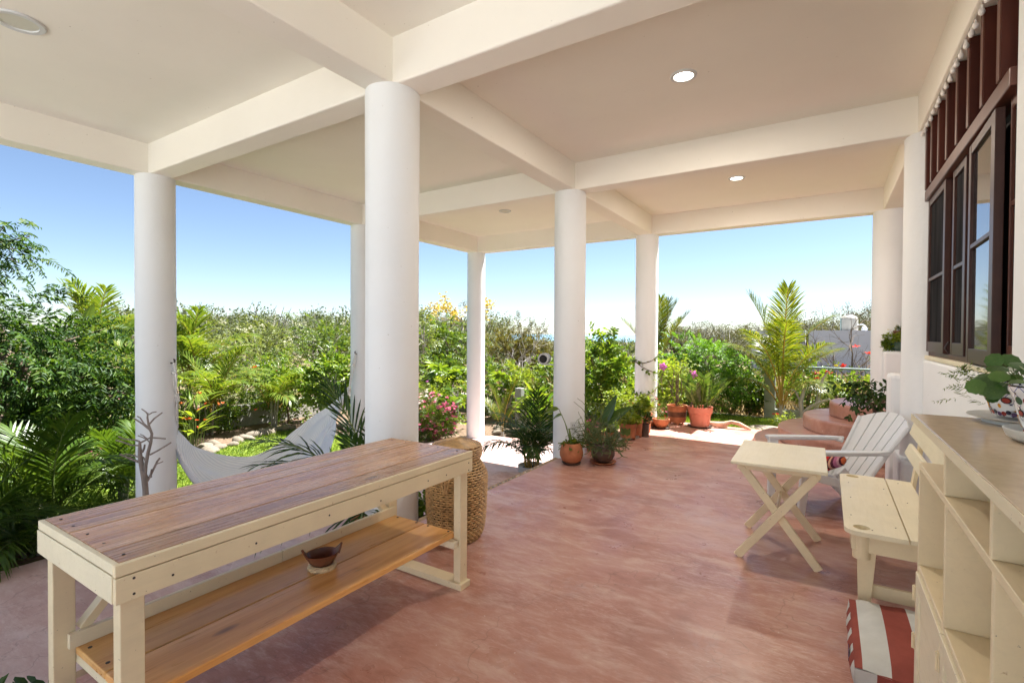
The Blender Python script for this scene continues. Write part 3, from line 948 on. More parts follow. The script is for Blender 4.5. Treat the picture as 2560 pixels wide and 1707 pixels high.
MB().box(TX0, TX1 - .018, TY0, TY0 + .0155, TZ - .03, TZ - .0005).build('edge_board', M['cream2'], tb, bevel=.002)
MB().box(TX0, TX0 + .0035, TY0 + .016, TY1, TZ - .03, TZ - .001).build('edge_board', M['cream'], tb)
MB().box(TX1 - .0195, TX1 - .001, TY0 + .001, TY1, TZ - .112, TZ - .0375).build('apron', M['cream'], tb, bevel=.002)
MB().box(TX0 - .004, TX1 - .020, TY0 - .002, TY0 + .0165, TZ - .112, TZ - .033).build('apron', M['cream2'], tb, bevel=.002)
MB().box(TX0, TX1 - .02, TY1 - .018, TY1 - .001, TZ - .112, TZ - .03).build('apron', M['cream'], tb, bevel=.002)
MB().box(TX0 - .002, TX0 + .018, TY0 + .017, TY1 - .019, TZ - .112, TZ - .033).build('apron', M['cream'], tb, bevel=.002)
LX, LW = (TX1 - .068, TX1 - .021), .048
LX2 = (TX0 + .02, TX0 + .068)
for (a, b) in (LX, LX2):
    for y in (TY0 + .018, TY1 - .019 - .062):
        MB().box(a, b, y, y + .062, .036 if y > 1 else .036, TZ - .035).build('leg', M['cream'], tb, bevel=.003)
for y in (TY0 + .012, TY1 - .095):
    MB().box(TX0 + .0, TX1 - .005, y, y + .085, 0, .035).build('foot_rail', M['cream'], tb, bevel=.003)
for y in (TY0 + .081, TY1 - .125):
    MB().box(TX0 + .02, TX1 - .03, y, y + .038, .235, .272).build('shelf_bearer', M['cream2'], tb, bevel=.002)
sx = [TX0 + .075, -1.962, TX1 - .07]
for i in range(2):
    MB().box(sx[i] + .003, sx[i + 1] - .003, TY0 + .075, TY1 - .055, .273, .30).build('shelf_plank', M['shelf_wood'], tb, bevel=.004)
for a, b in ((TY0 + .055, 1.428), (1.433, TY1 - .05)):
    MB().box(TX0 + .07, TX0 + .092, a, b, .3005, .352).build('back_rail', M['cream2'], tb, bevel=.002)
MB().bar((TX0 + .05, TY0 + .10, .345), (TX0 + .05, TY0 + .38, .665), .03, .045, (1, 0, 0)).build('brace', M['cream'], tb, bevel=.002)
MB().bar((TX0 + .05, TY1 - .11, .345), (TX0 + .05, TY1 - .40, .665), .03, .045, (1, 0, 0)).build('brace', M['cream'], tb, bevel=.002)
nails(tb, [(x, y, TZ + .001) for y in (TY0 + .045, TY1 - .05) for x in (-2.235, -2.12, -2.0, -1.87, -1.73)], .0045)
nails(tb, [(x, y, .3005) for y in (TY0 + .10, TY1 - .075) for x in (-2.16, -2.01, -1.92, -1.77)], .007)
mb = MB()
for y, z in ((.72, .668), (.98, .672), (1.28, .678), (1.55, .66), (1.86, .672), (2.0, .668), (2.19, .69), (2.19, .65), (.62, .70), (.62, .655)):
    mb.lathe((0, 0, 0), [(.0042, -.001), (.004, .0008)], 6).xform(Matrix.Translation((TX1 - .0008, y, z)) @ Matrix.Rotation(math.pi / 2, 4, 'Y'), len(mb.v) - 12)
mb.build('nails', M['nail'], tb)['kind'] = 'stuff'

# braided ring and clay bowl on the shelf
rg = thing('braided_ring', (-1.975, 1.49, .30), 'pale woven straw ring under the brown clay bowl', 'trivet')
cx_, cy_ = -1.985, 1.49
for s in range(4):
    pts = []
    for k in range(64):
        t_ = 2 * math.pi * k / 64
        ph = 7 * t_ + s * math.pi / 2
        r = .052 + .0085 * math.cos(ph)
        pts.append((cx_ + r * math.cos(t_), cy_ + r * math.sin(t_), .312 + .0085 * math.sin(ph)))
    MB().tube(pts, .0062, 6, True).build('strand', M['straw'], rg, smooth=True)
bo = thing('clay_bowl', (cx_, cy_, .315), 'oval brown clay bowl with two pointed ears standing on the straw ring', 'bowl')
Rb = Matrix.Translation((cx_, cy_, .318)) @ Matrix.Rotation(math.radians(62), 4, 'Z') @ Matrix.Scale(.9, 4)
MB().lathe((0, 0, 0), [(.001, .002), (.042, .0), (.062, .018), (.078, .048), (.083, .060), (.080, .062), (.074, .050), (.056, .020), (.03, .010), (.001, .009)], 36, False, (1.0, .86)).xform(Rb).build('bowl_body', M['brown_clay'], bo, smooth=True)
for s in (-1, 1):
    mb = MB()
    mb.tube([(s * .076, -.034, .058), (s * .088, -.018, .076), (s * .096, 0, .092), (s * .088, .018, .076), (s * .076, .034, .058)], [.006, .005, .0065, .005, .006], 7)
    mb.hexa([(s * .070, -.03, .056), (s * .078, -.03, .056), (s * .078, .03, .056), (s * .070, .03, .056), (s * .089, -.006, .087), (s * .094, -.006, .087), (s * .094, .006, .087), (s * .089, .006, .087)])
    mb.xform(Rb).build('ear_handle', M['brown_clay'], bo, smooth=True)

# ------------------------------------------------------------------ lidded wicker basket
bk = thing('wicker_basket', (-2.16, 2.71, 0), 'tall lidded wicker basket standing beside the plank table', 'basket')
prof = [(.155, .0), (.175, .03), (.19, .08), (.199, .16), (.203, .26), (.207, .36), (.209, .425), (.203, .455), (.182, .49), (.160, .525), (.148, .545)]
lidp = [(.163, .552), (.168, .575), (.168, .615), (.160, .64), (.125, .658), (.07, .668), (.01, .671)]
def rad_at(pf, z):
    return float(np.interp(z, [p[1] for p in pf], [p[0] for p in pf]))
def weave(pf, z0, z1, dz, stakes, bx, by, rr=.0066, amp=.0058):
    mb = MB()
    nseg = stakes * 2
    z, row = z0, 0
    while z < z1:
        pts = []
        R = rad_at(pf, z)
        for k in range(nseg):
            a = 2 * math.pi * (k + .5) / nseg
            o = amp * (1 if (k + row) % 2 else -1)
            pts.append((bx + (R + o) * math.cos(a), by + (R + o) * math.sin(a), z + .0012 * math.sin(3 * a + row)))
        mb.tube(pts, rr, 4, True)
        z += dz
        row += 1
    return mb
weave(prof, .006, .545, .0158, 30, -2.16, 2.71).build('body_weave', M['wicker'], bk, smooth=True)
mb = MB()
for k in range(30):
    a = 2 * math.pi * (k + .25) / 30
    mb.tube([(-2.16 + r * math.cos(a), 2.71 + r * math.sin(a), z) for r, z in prof[::2]], .0042, 4)
mb.build('stakes', M['wicker'], bk)
MB().lathe((-2.16, 2.71, 0), [(r - .014, z + .002) for r, z in prof], 40).build('dark_core', M['soil'], bk, smooth=True)  # dark sheet put inside so the weave gaps look shaded
weave(lidp, .556, .640, .0155, 26, -2.16, 2.71).build('lid_weave', M['wicker'], bk, smooth=True)
mb = MB()
for i in range(14):
    r = .155 * (1 - i / 14) + .008
    mb.tube([(-2.16 + r * math.cos(a), 2.71 + r * math.sin(a), rad_at([(p[1], p[0]) for p in lidp[::-1]], r) if False else .671 - .032 * (r / .16) ** 2) for a in [2 * math.pi * k / 36 for k in range(36)]], .0052, 4, True)
mb.build('lid_top', M['wicker'], bk, smooth=True)
MB().lathe((-2.16, 2.71, 0), [(.15, .548), (.158, .575), (.157, .632), (.10, .655), (.002, .662)], 36).build('dark_lid_core', M['soil'], bk, smooth=True)  # dark sheet standing in for shade inside the lid
a0 = math.atan2(-2.71, 2.16) + .15
mb = MB()
for da, dz in ((-.16, 0), (0, .0), (.16, 0)):
    R = .218
    mb.tube([(-2.16 + R * math.cos(a0 - .5 + da), 2.71 + R * math.sin(a0 - .5 + da), .49), (-2.16 + R * math.cos(a0 - .5 + da * .3), 2.71 + R * math.sin(a0 - .5 + da * .3), .36)], .006, 5)
mb.build('hasp', M['wicker'], bk)

# ------------------------------------------------------------------ folding side table
ft = thing('folding_table', (-.25, 3.73, 0), 'small cream folding table on crossed legs', 'table')
Rf = Matrix.Translation((-.25, 3.725, 0)) @ Matrix.Rotation(math.radians(1.2), 4, 'Z')
MB().box(-.257, .257, -.368, .368, .60, .62).xform(Rf).build('tabletop', M['cream2'], ft, bevel=.004)
for y in (-.315, .295):
    MB().box(-.225, .225, y, y + .024, .565, .599).xform(Rf).build('cleat', M['cream'], ft, bevel=.003)
for s, ys in ((1, (-.288, .268)), (-1, (-.264, .244))):
    for y in ys:
        MB().bar((s * -.222, y, .006), (s * .205, y, .575), .048, .022, (0, 1, 0)).xform(Rf).build('leg', M['cream'], ft, bevel=.003)
mb = MB().tube([(-.007, -.30, .30), (-.007, .29, .30)], .010, 10)
mb.xform(Rf).build('dowel', M['cream'], ft, smooth=True)
mb = MB()
for x in (-.19, .19):
    for y in (-.318, .318):
        mb.tube([(x, y - .006, .572), (x, y + .006, .572)], .014, 12)
mb.xform(Rf).build('pivot', M['cream'], ft)

# ------------------------------------------------------------------ plastic garden chair
ch = thing('garden_chair', (-.007, 4.843, 0), 'white plastic garden chair with fan back between folding table and stairs', 'chair')
fx = math.atan2(-.51, -.86)
Rc = Matrix.Translation((-.007, 4.843, 0)) @ Matrix.Rotation(fx, 4, 'Z')
P_ = M['white_plastic']
for s in (-1, 1):
    MB().bar((.315, s * .235, .0), (.285, s * .272, .50), .055, .03, (0, 1, 0), .085, .035).xform(Rc).build('leg', P_, ch, bevel=.006)
    MB().bar((-.33, s * .215, .0), (.02, s * .245, .36), .05, .03, (0, 1, 0), .075, .03).xform(Rc).build('leg', P_, ch, bevel=.006)
    mb = MB()
    o_ = [(.33, .245), (.335, .315), (.30, .345), (.1, .345), (-.22, .325), (-.335, .285), (-.325, .262), (-.2, .262), (.1, .258)]
    poly = [(x, s * y) for x, y in o_]
    mb.prism(poly if s > 0 else poly[::-1], .498, .52)
    mb.prism([(x * .985, s * (y - .004) if y > .3 else s * (y + .004)) for x, y in o_] if s > 0 else [(x * .985, s * (y - .004) if y > .3 else s * (y + .004)) for x, y in o_][::-1], .488, .4985)
    mb.xform(Rc).build('armrest', P_, ch, bevel=.006)
def seat_pt(u):
    return (.33 - .55 * u, .345 - .16 * u + (.02 * math.sin(u * 3)))
for i in range(5):
    w0, w1 = -.235 + i * .094 + .004, -.235 + (i + 1) * .094 - .004
    mb = MB()
    for k in range(6):
        (xa, za), (xb, zb) = seat_pt(k / 6), seat_pt((k + 1) / 6)
        mb.hexa([(xa, w0, za - .016), (xb, w0, zb - .016), (xb, w1, zb - .016), (xa, w1, za - .016), (xa, w0, za), (xb, w0, zb), (xb, w1, zb), (xa, w1, za)])
    mb.xform(Rc).build('seat_slat', P_, ch)
mb = MB()
mb.bar((.325, -.24, .318), (.325, .24, .318), .02, .055)
for s in (-1, 1):
    mb.bar((.33, s * .245, .33), (-.24, s * .235, .19), .02, .06)
mb.xform(Rc).build('seat_frame', P_, ch, bevel=.004)
def back_pt(u, v):
    """u across -1..1, v up 0..1 on the reclined fan"""
    wd = .205 + .070 * v ** 1.3
    top = 1 - .13 * u * u
    vv = v * top
    return (-.175 - .335 * vv - .05 * (1 - u * u) * vv, u * wd, .20 + .575 * vv)
for i in range(5):
    u0, u1 = -1 + i * .4 + .022, -1 + (i + 1) * .4 - .022
    mb = MB()
    rows = 9
    for k in range(rows + 1):
        v = k / rows
        for u in (u0, (u0 + u1) / 2, u1):
            x, y, z = back_pt(u, v)
            mb.v.append((x, y, z))
        for u in (u0, (u0 + u1) / 2, u1):
            x, y, z = back_pt(u, v)
            mb.v.append((x - .016, y, z - .008))
    for k in range(rows):
        a, b = k * 6, (k + 1) * 6
        for j in (0, 1):
            mb.face((a + j, a + j + 1, b + j + 1, b + j))
            mb.face((a + 3 + j, b + 3 + j, b + 4 + j, a + 4 + j))
        mb.face((a, b, b + 3, a + 3))
        mb.face((a + 2, a + 5, b + 5, b + 2))
    mb.face((0, 3, 4, 5, 2, 1))
    e = rows * 6
    mb.face((e, e + 1, e + 2, e + 5, e + 4, e + 3))
    mb.xform(Rc).build('back_slat', P_, ch, smooth=True)
mb = MB()
rows = 8
for k in range(rows + 1):
    for j in range(9):
        x, y, z = back_pt((-1 + j / 4) * .985, k / rows * .985)
        mb.v.append((x - .013, y, z - .006))
for k in range(rows):
    for j in range(8):
        a = k * 9 + j
        mb.face((a, a + 1, a + 10, a + 9))
mb.xform(Rc).build('back_shell', P_, ch, smooth=True)
for s in (-1, 1):
    mb = MB()
    mb.tube([back_pt(s * 1.0, v / 8) for v in range(9)], [.017] * 9, 8)
    mb.tube([(back_pt(s, .42)[0] - .005, s * .25, .49), (-.28, s * .29, .495)], .02, 8)
    mb.xform(Rc).build('back_edge', P_, ch, smooth=True)

pw = MB()
for k in range(9):
    for j in range(13):
        th, ph = math.pi * k / 8 - math.pi / 2, 2 * math.pi * j / 12
        sx_ = lambda v, p: math.copysign(abs(v) ** p, v)
        pw.v.append((.19 * sx_(math.cos(th), .6) * sx_(math.cos(ph), .55), .17 * sx_(math.cos(th), .6) * sx_(math.sin(ph), .55), .055 * sx_(math.sin(th), .9)))
for k in range(8):
    for j in range(12):
        a = k * 13 + j
        pw.face((a, a + 1, a + 14, a + 13))
pw.xform(Rc @ Matrix.Translation((.06, .0, .365)) @ Matrix.Rotation(.28, 4, 'Y'))
o = pw.build('pillow', M['pillow'], smooth=True)
tag(o, 'red and purple striped pillow lying on the white garden chair', 'pillow')

# ------------------------------------------------------------------ cream bench with drink holes
bn = thing('wooden_bench', (.3, 3.55, 0), 'cream wooden bench with round holes in its seat corners against the house wall', 'bench')
BY0, BY1 = 2.945, 4.15
def seat_board(x0, x1, round0):
    pts = []
    if round0:
        r = .06
        for a in range(0, 91, 15):
            pts.append((x0 + r - r * math.sin(math.radians(90 - a)) if False else x0 + r - r * math.cos(math.radians(a)), BY0 + r - r * math.sin(math.radians(a))))
        pts += [(x1, BY0 - .0), (x1, BY1)]
        for a in range(0, 91, 15):
            pts.append((x0 + r - r * math.sin(math.radians(a)), BY1 - r + r * math.cos(math.radians(a))))
    else:
        pts = [(x0, BY0 + .004), (x1, BY0 + .02), (x1, BY1 - .02), (x0, BY1 - .004)]
    return pts
def board_with_holes(poly, holes, z0, z1):
    """flat board outlined by poly with round through-holes"""
    bm = bmesh.new()
    loops = [poly] + [[(cx + r * math.cos(2 * math.pi * k / 20), cy + r * math.sin(2 * math.pi * k / 20)) for k in range(20)] for cx, cy, r in holes]
    edges = []
    for lp in loops:
        vv = [bm.verts.new((x, y, z1)) for x, y in lp]
        edges += [bm.edges.new((vv[i], vv[(i + 1) % len(vv)])) for i in range(len(vv))]
    bmesh.ops.triangle_fill(bm, use_beauty=True, use_dissolve=False, edges=edges)
    geom = bm.faces[:]
    ret = bmesh.ops.extrude_face_region(bm, geom=geom)
    bmesh.ops.translate(bm, vec=(0, 0, z0 - z1), verts=[g for g in ret['geom'] if isinstance(g, bmesh.types.BMVert)])
    bmesh.ops.recalc_face_normals(bm, faces=bm.faces)
    me = bpy.data.meshes.new('board')
    bm.to_mesh(me)
    bm.free()
    return me
link('seat_board', board_with_holes(seat_board(.085, .335, True), [(.158, BY0 + .075, .036), (.158, BY1 - .055, .036)], .428, .45), M['cream2'], bn)
MB().prism([(.342, BY0 + .004), (.475, BY0 + .02), (.475, BY1 - .02), (.342, BY1 - .004)], .428, .45).build('seat_board', M['cream2'], bn, bevel=.002)
for cy2 in (BY0 + .075, BY1 - .055):
    MB().lathe((.158, cy2, .30), [(.038, .0), (.038, .125)], 20, True).build('cup_well', M['cream'], bn)
MB().box(.135, .455, BY0 + .05, BY0 + .07, .335, .4275).build('apron', M['cream'], bn, bevel=.002)
MB().box(.135, .455, BY1 - .07, BY1 - .05, .335, .4275).build('apron', M['cream'], bn, bevel=.002)
MB().box(.115, .134, BY0 + .045, BY1 - .045, .345, .4275).build('apron', M['cream'], bn, bevel=.002)
for y in (BY0 + .0715, BY1 - .0945):
    mb = MB()
    mb.hexa([(.15, y, 0), (.195, y, 0), (.195, y + .022, 0), (.15, y + .022, 0), (.137, y, .4275), (.225, y, .4275), (.225, y + .022, .4275), (.137, y + .022, .4275)])
    mb.build('leg', M['cream'], bn, bevel=.002)
    MB().bar((.43, y + .011, 0), (.44, y + .011, .43), .06, .022, (1, 0, 0)).build('leg', M['cream'], bn, bevel=.002)
    MB().box(.15, .46, y + .025, y + .047, .10, .165).build('stretcher', M['cream'], bn, bevel=.002)
    MB().bar((.45, y + .034, .20), (.535, y + .034, .84), .075, .022, (1, 0, 0)).build('back_post', M['cream'], bn, bevel=.002)
for z0, z1, xx in ((.60, .69, .478), (.735, .84, .502)):
    mb = MB()
    a, b = BY0 + .02, BY1 + .08
    mb.hexa([(xx - .03, a + .03, z0), (xx - .011, a + .03, z0), (xx - .011, b, z0 + .02), (xx - .03, b, z0 + .02), (xx - .008, a + .03, z1), (xx + .011, a + .03, z1), (xx + .011, b - .03, z1), (xx - .008, b - .03, z1)])
    mb.build('back_rail', M['cream2'], bn, bevel=.003)
nails(bn, [(.12, 3.2, .4502), (.13, 3.55, .4502), (.3, 3.1, .4502), (.3, 3.5, .4502), (.31, 3.85, .4502), (.13, 3.9, .4502), (.40, 3.02, .4502), (.40, 3.6, .4502), (.40, 4.05, .4502), (.2, 3.0, .4502)], .0035)

# ------------------------------------------------------------------ striped floor cushion
cu = thing('floor_cushion', (.25, 2.75, .0), 'thick red and white striped cushion lying on the floor between bench leg and cabinet', 'cushion')
CX0, CX1, CY0, CY1, CH = .108, .60, 2.36, 2.965, .13
def cushion_shell(x0, x1, y0, y1, nx, ny, puff=.028):
    pts = {}
    mb = MB()
    def zt(x, y):
        u, v = (x - CX0) / (CX1 - CX0) * 2 - 1, (y - CY0) / (CY1 - CY0) * 2 - 1
        e = (1 - abs(u) ** 6) * (1 - abs(v) ** 8)
        return CH - .03 + .03 * e ** .5 + puff * (1 - u * u) * (1 - v * v) + .004 * math.sin(9 * u + 3 * v)
    for j in range(ny + 1):
        for i in range(nx + 1):
            x, y = x0 + (x1 - x0) * i / nx, y0 + (y1 - y0) * j / ny
            mb.v.append((x, y, zt(x, y)))
    for j in range(ny):
        for i in range(nx):
            a = j * (nx + 1) + i
            mb.face((a, a + 1, a + nx + 2, a + nx + 1))
    return mb
edges_x = [CX0, .134, .18, .226, .320, .414, .508, CX1]
for i in range(len(edges_x) - 1):
    a, b = edges_x[i], edges_x[i + 1]
    cushion_shell(a, b, CY0, CY1, 4, 16).build('top_stripe', M[['redcloth', 'whitecloth', 'whitecloth', 'redcloth', 'whitecloth', 'redcloth', 'whitecloth'][i]], cu, smooth=True)
nst = 9
for i in range(nst):
    a, b = CY0 + (CY1 - CY0) * i / nst, CY0 + (CY1 - CY0) * (i + 1) / nst
    mb = MB()
    for j in range(4):
        y = a + (b - a) * j / 3
        v = (y - CY0) / (CY1 - CY0) * 2 - 1
        for z, bx in ((.004, .01), (.03, -.008), (.06, -.014), (.085, -.006), (CH - .029, .002)):
            mb.v.append((CX0 + bx * (1 - abs(v) ** 8) + .002 * math.sin(40 * y), y, z))
    for j in range(3):
        for k in range(4):
            q = j * 5 + k
            mb.face((q, q + 1, q + 6, q + 5))
    mb.build('side_stripe', M['whitecloth' if i % 2 == 0 else 'redcloth'], cu, smooth=True)
for i in range(len(edges_x) - 1):
    a, b = edges_x[i], edges_x[i + 1]
    mb = MB().hexa([(a, CY0 + .012, .004), (b, CY0 + .012, .004), (b, CY0 + .05, .004), (a, CY0 + .05, .004), (a, CY0, CH - .03), (b, CY0, CH - .03), (b, CY0 + .05, CH - .032), (a, CY0 + .05, CH - .032)])
    mb.build('end_stripe', M[['whitecloth', 'whitecloth', 'redcloth', 'redcloth', 'whitecloth', 'redcloth', 'whitecloth'][i]], cu)
MB().box(CX0 + .03, CX1 - .02, CY0 + .052, CY1 - .01, .003, .085).build('filling', M['whitecloth'], cu)
MB().box(CX0 - .016, CX0 - .013, 2.50, 2.56, .045, .085).build('side_tag', M['g_purple'], cu)

# ------------------------------------------------------------------ cream shelf cabinet along the wall
cb = thing('shelf_cabinet', (.45, 1.4, 0), 'tall cream open shelf cabinet with hinged doors along the house wall', 'cabinet')
KX, KX1, KY = .275, .652, 2.215
MB().box(KX - .018, KX1, -.4, KY + .02, 1.106, 1.13).build('countertop', M['counter_top'], cb, bevel=.003)
MB().box(KX - .021, KX - .0185, -.4, KY + .021, 1.1055, 1.1295).build('edge_band', M['cream2'], cb)
MB().box(KX, KX1, -.4, KY, .945, .966).build('shelf', M['cream'], cb, bevel=.002)
MB().box(KX + .002, KX1, -.4, KY - .018, .595, .614).build('shelf', M['cream'], cb, bevel=.002)
MB().box(KX1 - .018, KX1 - .001, -.4, KY - .019, .02, .944).build('back_panel', M['cream'], cb)
MB().box(KX1 - .018, KX1 - .001, -.4, 1.77, .967, 1.105).build('back_panel', M['cream'], cb)
MB().box(KX + .001, KX1, KY - .018, KY, 0, .9445).build('end_panel', M['cream'], cb, bevel=.002)
for y in (1.785, 1.325, .865, .405):
    MB().box(KX + .001, KX1 - .019, y - .009, y + .009, .9665, 1.1055).build('divider', M['cream'], cb, bevel=.002)
    MB().box(KX + .001, KX1 - .019, y - .03, y - .012, .6145, .9445).build('divider', M['cream'], cb, bevel=.002)
    MB().box(KX + .012, KX1 - .019, y - .03, y - .012, .02, .5945).build('divider', M['cream'], cb)
MB().box(KX + .03, KX1, -.4, KY - .02, .0, .019).build('base_board', M['cream'], cb)
ys = [KY - .02, 1.765, 1.305, .845]
for i in range(3):
    y1, y0 = ys[i] - .002, ys[i + 1] + .002
    d = MB()
    d.box(KX - .006, KX + .012, y1 - .05, y1, .03, .592).box(KX - .006, KX + .012, y0, y0 + .05, .03, .592)
    d.box(KX - .0055, KX + .0115, y0 + .05, y1 - .05, .535, .592).box(KX - .0055, KX + .0115, y0 + .05, y1 - .05, .03, .09)
    dr = d.build('door', M['cream2'], cb, bevel=.002)
    MB().box(KX + .002, KX + .008, y0 + .045, y1 - .045, .085, .54).build('door_panel', M['cream2'], dr)
    for z in (.515, .35, .12):
        hg = MB()
        hg.box(KX - .009, KX - .0065, y1 - .012, y1 + .012, z - .025, z + .025)
        hg.tube([(KX - .011, y1, z - .026), (KX - .011, y1, z + .026)], .004, 6)
        hg.build('hinge', M['cream'], dr)

# ------------------------------------------------------------------ hammock between two outer columns
hm = thing('hammock', (-6, 3.8, .3), 'white cotton hammock slung between two outer columns', 'hammock')
HL, HR = Vector((-5.80, 2.53, 1.075)), Vector((-5.93, 5.03, 1.09))
KL, KR = Vector((-5.86, 2.58, .72)), Vector((-6.0, 4.97, .57))   # where the cords are bound
NU, NV = 44, 26
far_ = [(2.74, .285), (2.88, .155), (3.0, .03), (3.18, -.075), (3.42, -.18), (3.73, -.255), (3.95, -.23), (4.15, -.16), (4.35, -.033), (4.52, .07), (4.67, .20), (4.80, .33), (4.92, .48)]
near_ = [(2.57, .25), (2.61, .07), (2.68, -.08), (2.80, -.27), (3.08, -.47), (3.5, -.56), (3.88, -.52), (4.14, -.42), (4.32, -.27), (4.45, -.04), (4.56, .17), (4.72, .33), (4.91, .475)]
def samp(tbl, u):
    x = u * (len(tbl) - 1)
    i = min(int(x), len(tbl) - 2)
    f = x - i
    def cr(k):
        a, b, c, d = (tbl[max(0, min(len(tbl) - 1, i + o))][k] for o in (-1, 0, 1, 2))
        return .5 * (2 * b + (c - a) * f + (2 * a - 5 * b + 4 * c - d) * f * f + (3 * b - a - 3 * c + d) * f ** 3)
    return cr(0), cr(1)
def cloth_pt(u, v):
    (ya, za), (yb, zb) = samp(far_, u), samp(near_, u)
    open_ = math.sin(math.pi * min(1, max(0, u))) ** .55
    w = (.15 + .28 * open_) * (1 if u < .78 else 1 - .82 * ((u - .78) / .22) ** 1.1)
    x = -6.06 - w + 2 * w * v
    sag = (.10 + .22 * open_) * math.sin(math.pi * v)
    fold = (.045 * (1 - open_) ** .7 + .006) * math.sin(v * 30 + u * 3) + .014 * (1 - open_) * math.sin(v * 61)
    return (x + fold * .4, ya + (yb - ya) * v, za + (zb - za) * v - sag + fold)
mb = MB()
for i in range(NU + 1):
    for j in range(NV * 3 + 1):
        mb.v.append(cloth_pt(i / NU, j / (NV * 3)))
w = NV * 3 + 1
for i in range(NU):
    for j in range(w - 1):
        a = i * w + j
        mb.face((a, a + 1, a + w + 1, a + w))
t = NT('hammock_cloth')
v = t.coord('Object', (1, 1, 1))
wv = t.n('ShaderNodeTexWave', {'Vector': v, 'Scale': 22, 'Distortion': .6, 'Detail': 2}, bands_direction='X').outputs[1]
M['hammock'] = t.done(t.n('ShaderNodeMixShader', {0: .12, 1: t.pbr(t.mix(t.ramp(wv, [(.15, .8), (.5, 0)]), (.93, .94, .95), (.74, .76, .80)), .9, t.bump(wv, .5, .006), .1), 2: t.n('ShaderNodeBsdfTranslucent', {'Color': (.9, .92, .95, 1)}).outputs[0]}).outputs[0])
mb.build('cloth', M['hammock'], hm, smooth=True)
for K, u in ((KL, 0), (KR, 1)):
    mb = MB()
    for k in range(22):
        p = Vector(cloth_pt(u, k / 21))
        q = K + Vector((.012 * math.sin(k * 2.4), .012 * math.cos(k * 2.4), -.02))
        m = p.lerp(q, .5) + Vector((.02 * math.sin(k * 1.7), 0, .01 * math.cos(k)))
        mb.tube([p, m, q], .0065, 4)
    mb.build('end_cords', M['rope'], hm)['kind'] = 'stuff'
for H, K in ((HL, KL), (HR, KR)):
    mb = MB()
    for s in (-1, 1):
        mid = H.lerp(K, .5) + Vector((.014 * s, .008 * s, 0))
        mb.tube([H + Vector((0, .0, .01)), H.lerp(mid, .5) + Vector((.012 * s, 0, 0)), mid, K], .0085, 7)
    for s, r in ((.30, .020), (1.0, .028), (1.08, .024)):
        c = H.lerp(K, s)
        mb.tube([c + Vector((0, -.02, .02)), c, c + Vector((0, .02, -.03))], [r * .7, r, r * .7], 8)
    mb.build('hanging_rope', M['rope'], hm, smooth=True)
for H, c, nm in ((HL, Vector((XO, Y0, 0)), 'left'), (HR, Vector((XO, Y1, 0)), 'right')):
    d = Vector((H.x - c.x, H.y - c.y, 0)).normalized()
    p = Vector((c.x, c.y, H.z)) + d * .17
    mb = MB().tube([p, p + d * .035, p + d * .055 + Vector((0, 0, .012)), p + d * .06 + Vector((0, 0, .03)), p + d * .045 + Vector((0, 0, .04))], .0075, 7)
    o = mb.build('wall_hook', M['metal'], smooth=True)
    tag(o, 'rusty iron hook on the %s outer column holding the %s hammock rope' % ('driftwood side' if nm == 'left' else 'half hidden', nm), 'hook')

# ------------------------------------------------------------------ driftwood stand (bare branching trunk) in front of the left column
dw = thing('driftwood_tree', (-5.45, 2.12, ZP), 'bare grey driftwood tree with cut twigs standing before the left column', 'driftwood')
DR, DB = Vector((_r.x, _r.y, 0)).normalized(), Vector((-5.40, 2.115, 0))
def dpt(u, v, d=0):
    """u metres right, v metres up, d metres towards the viewer"""
    return DB + DR * u + Vector((0, 0, v)) + Vector((.93, -.36, 0)) * d
SCL = 5.0 / 1247 / 6.53
def zp(x, y, d=0):
    return dpt((x - 265) * SCL, -.20 - (y - 1530) * SCL, d)
mb = MB()
mb.tube([dpt(-.01, ZP), dpt(0, -.45), zp(265, 1530), zp(258, 1320), zp(240, 1130, .02), zp(205, 980, .0), zp(180, 830, .02), zp(175, 700), zp(175, 600)], [.032, .028, .026, .025, .026, .022, .019, .015, .010], 9)
mb.tube([zp(262, 1330), zp(250, 1100, .02), zp(262, 950, .03), zp(300, 760, .02), zp(345, 600), zp(360, 480), zp(325, 390), zp(308, 330), zp(292, 230), zp(300, 160)], [.018, .017, .016, .015, .013, .012, .012, .010, .008, .006], 8)
for ps, r in (([(300, 190), (270, 145), (205, 102)], .007), ([(310, 185), (370, 155), (428, 140)], .006), ([(320, 335), (400, 245), (518, 155)], .008), ([(330, 420), (220, 330), (130, 275), (78, 235)], .008), ([(325, 400), (240, 320), (180, 235), (135, 210)], .007),
              ([(378, 535), (460, 540), (567, 550)], .008), ([(330, 800), (450, 740), (650, 612)], .009), ([(250, 1270), (320, 1150), (400, 990), (440, 900), (478, 850)], .011), ([(430, 940), (480, 920), (532, 905)], .006), ([(345, 1150), (340, 1080), (352, 1020)], .008),
              ([(190, 610), (270, 575), (340, 530)], .009), ([(285, 560), (210, 530), (148, 510)], .006), ([(270, 545), (230, 510), (180, 490)], .005), ([(175, 600), (90, 570), (-60, 560), (-150, 520)], .008), ([(160, 660), (40, 650), (-100, 600), (-190, 585)], .008),
              ([(160, 840), (60, 810), (-60, 790)], .007), ([(165, 910), (0, 850), (-130, 790)], .011), ([(210, 760), (240, 700), (250, 650)], .010), ([(265, 900), (230, 850), (210, 830)], .009), ([(230, 1525), (120, 1530), (30, 1515), (-30, 1490)], .010), ([(340, 620), (300, 590), (280, 540)], .006)):
    mb.tube([zp(x, y, .015 * math.sin(x)) for x, y in ps], [r * (1 - .35 * i / len(ps)) for i in range(len(ps))], 6)
spiral = [(zp(262 - 6 * math.sin(k * .9), 1480 - k * 36) + Vector((.93, -.36, 0)) * .024 * math.cos(k * .9) + DR * .026 * math.sin(k * .9)) for k in range(15)]
mb.tube(spiral, .007, 5)
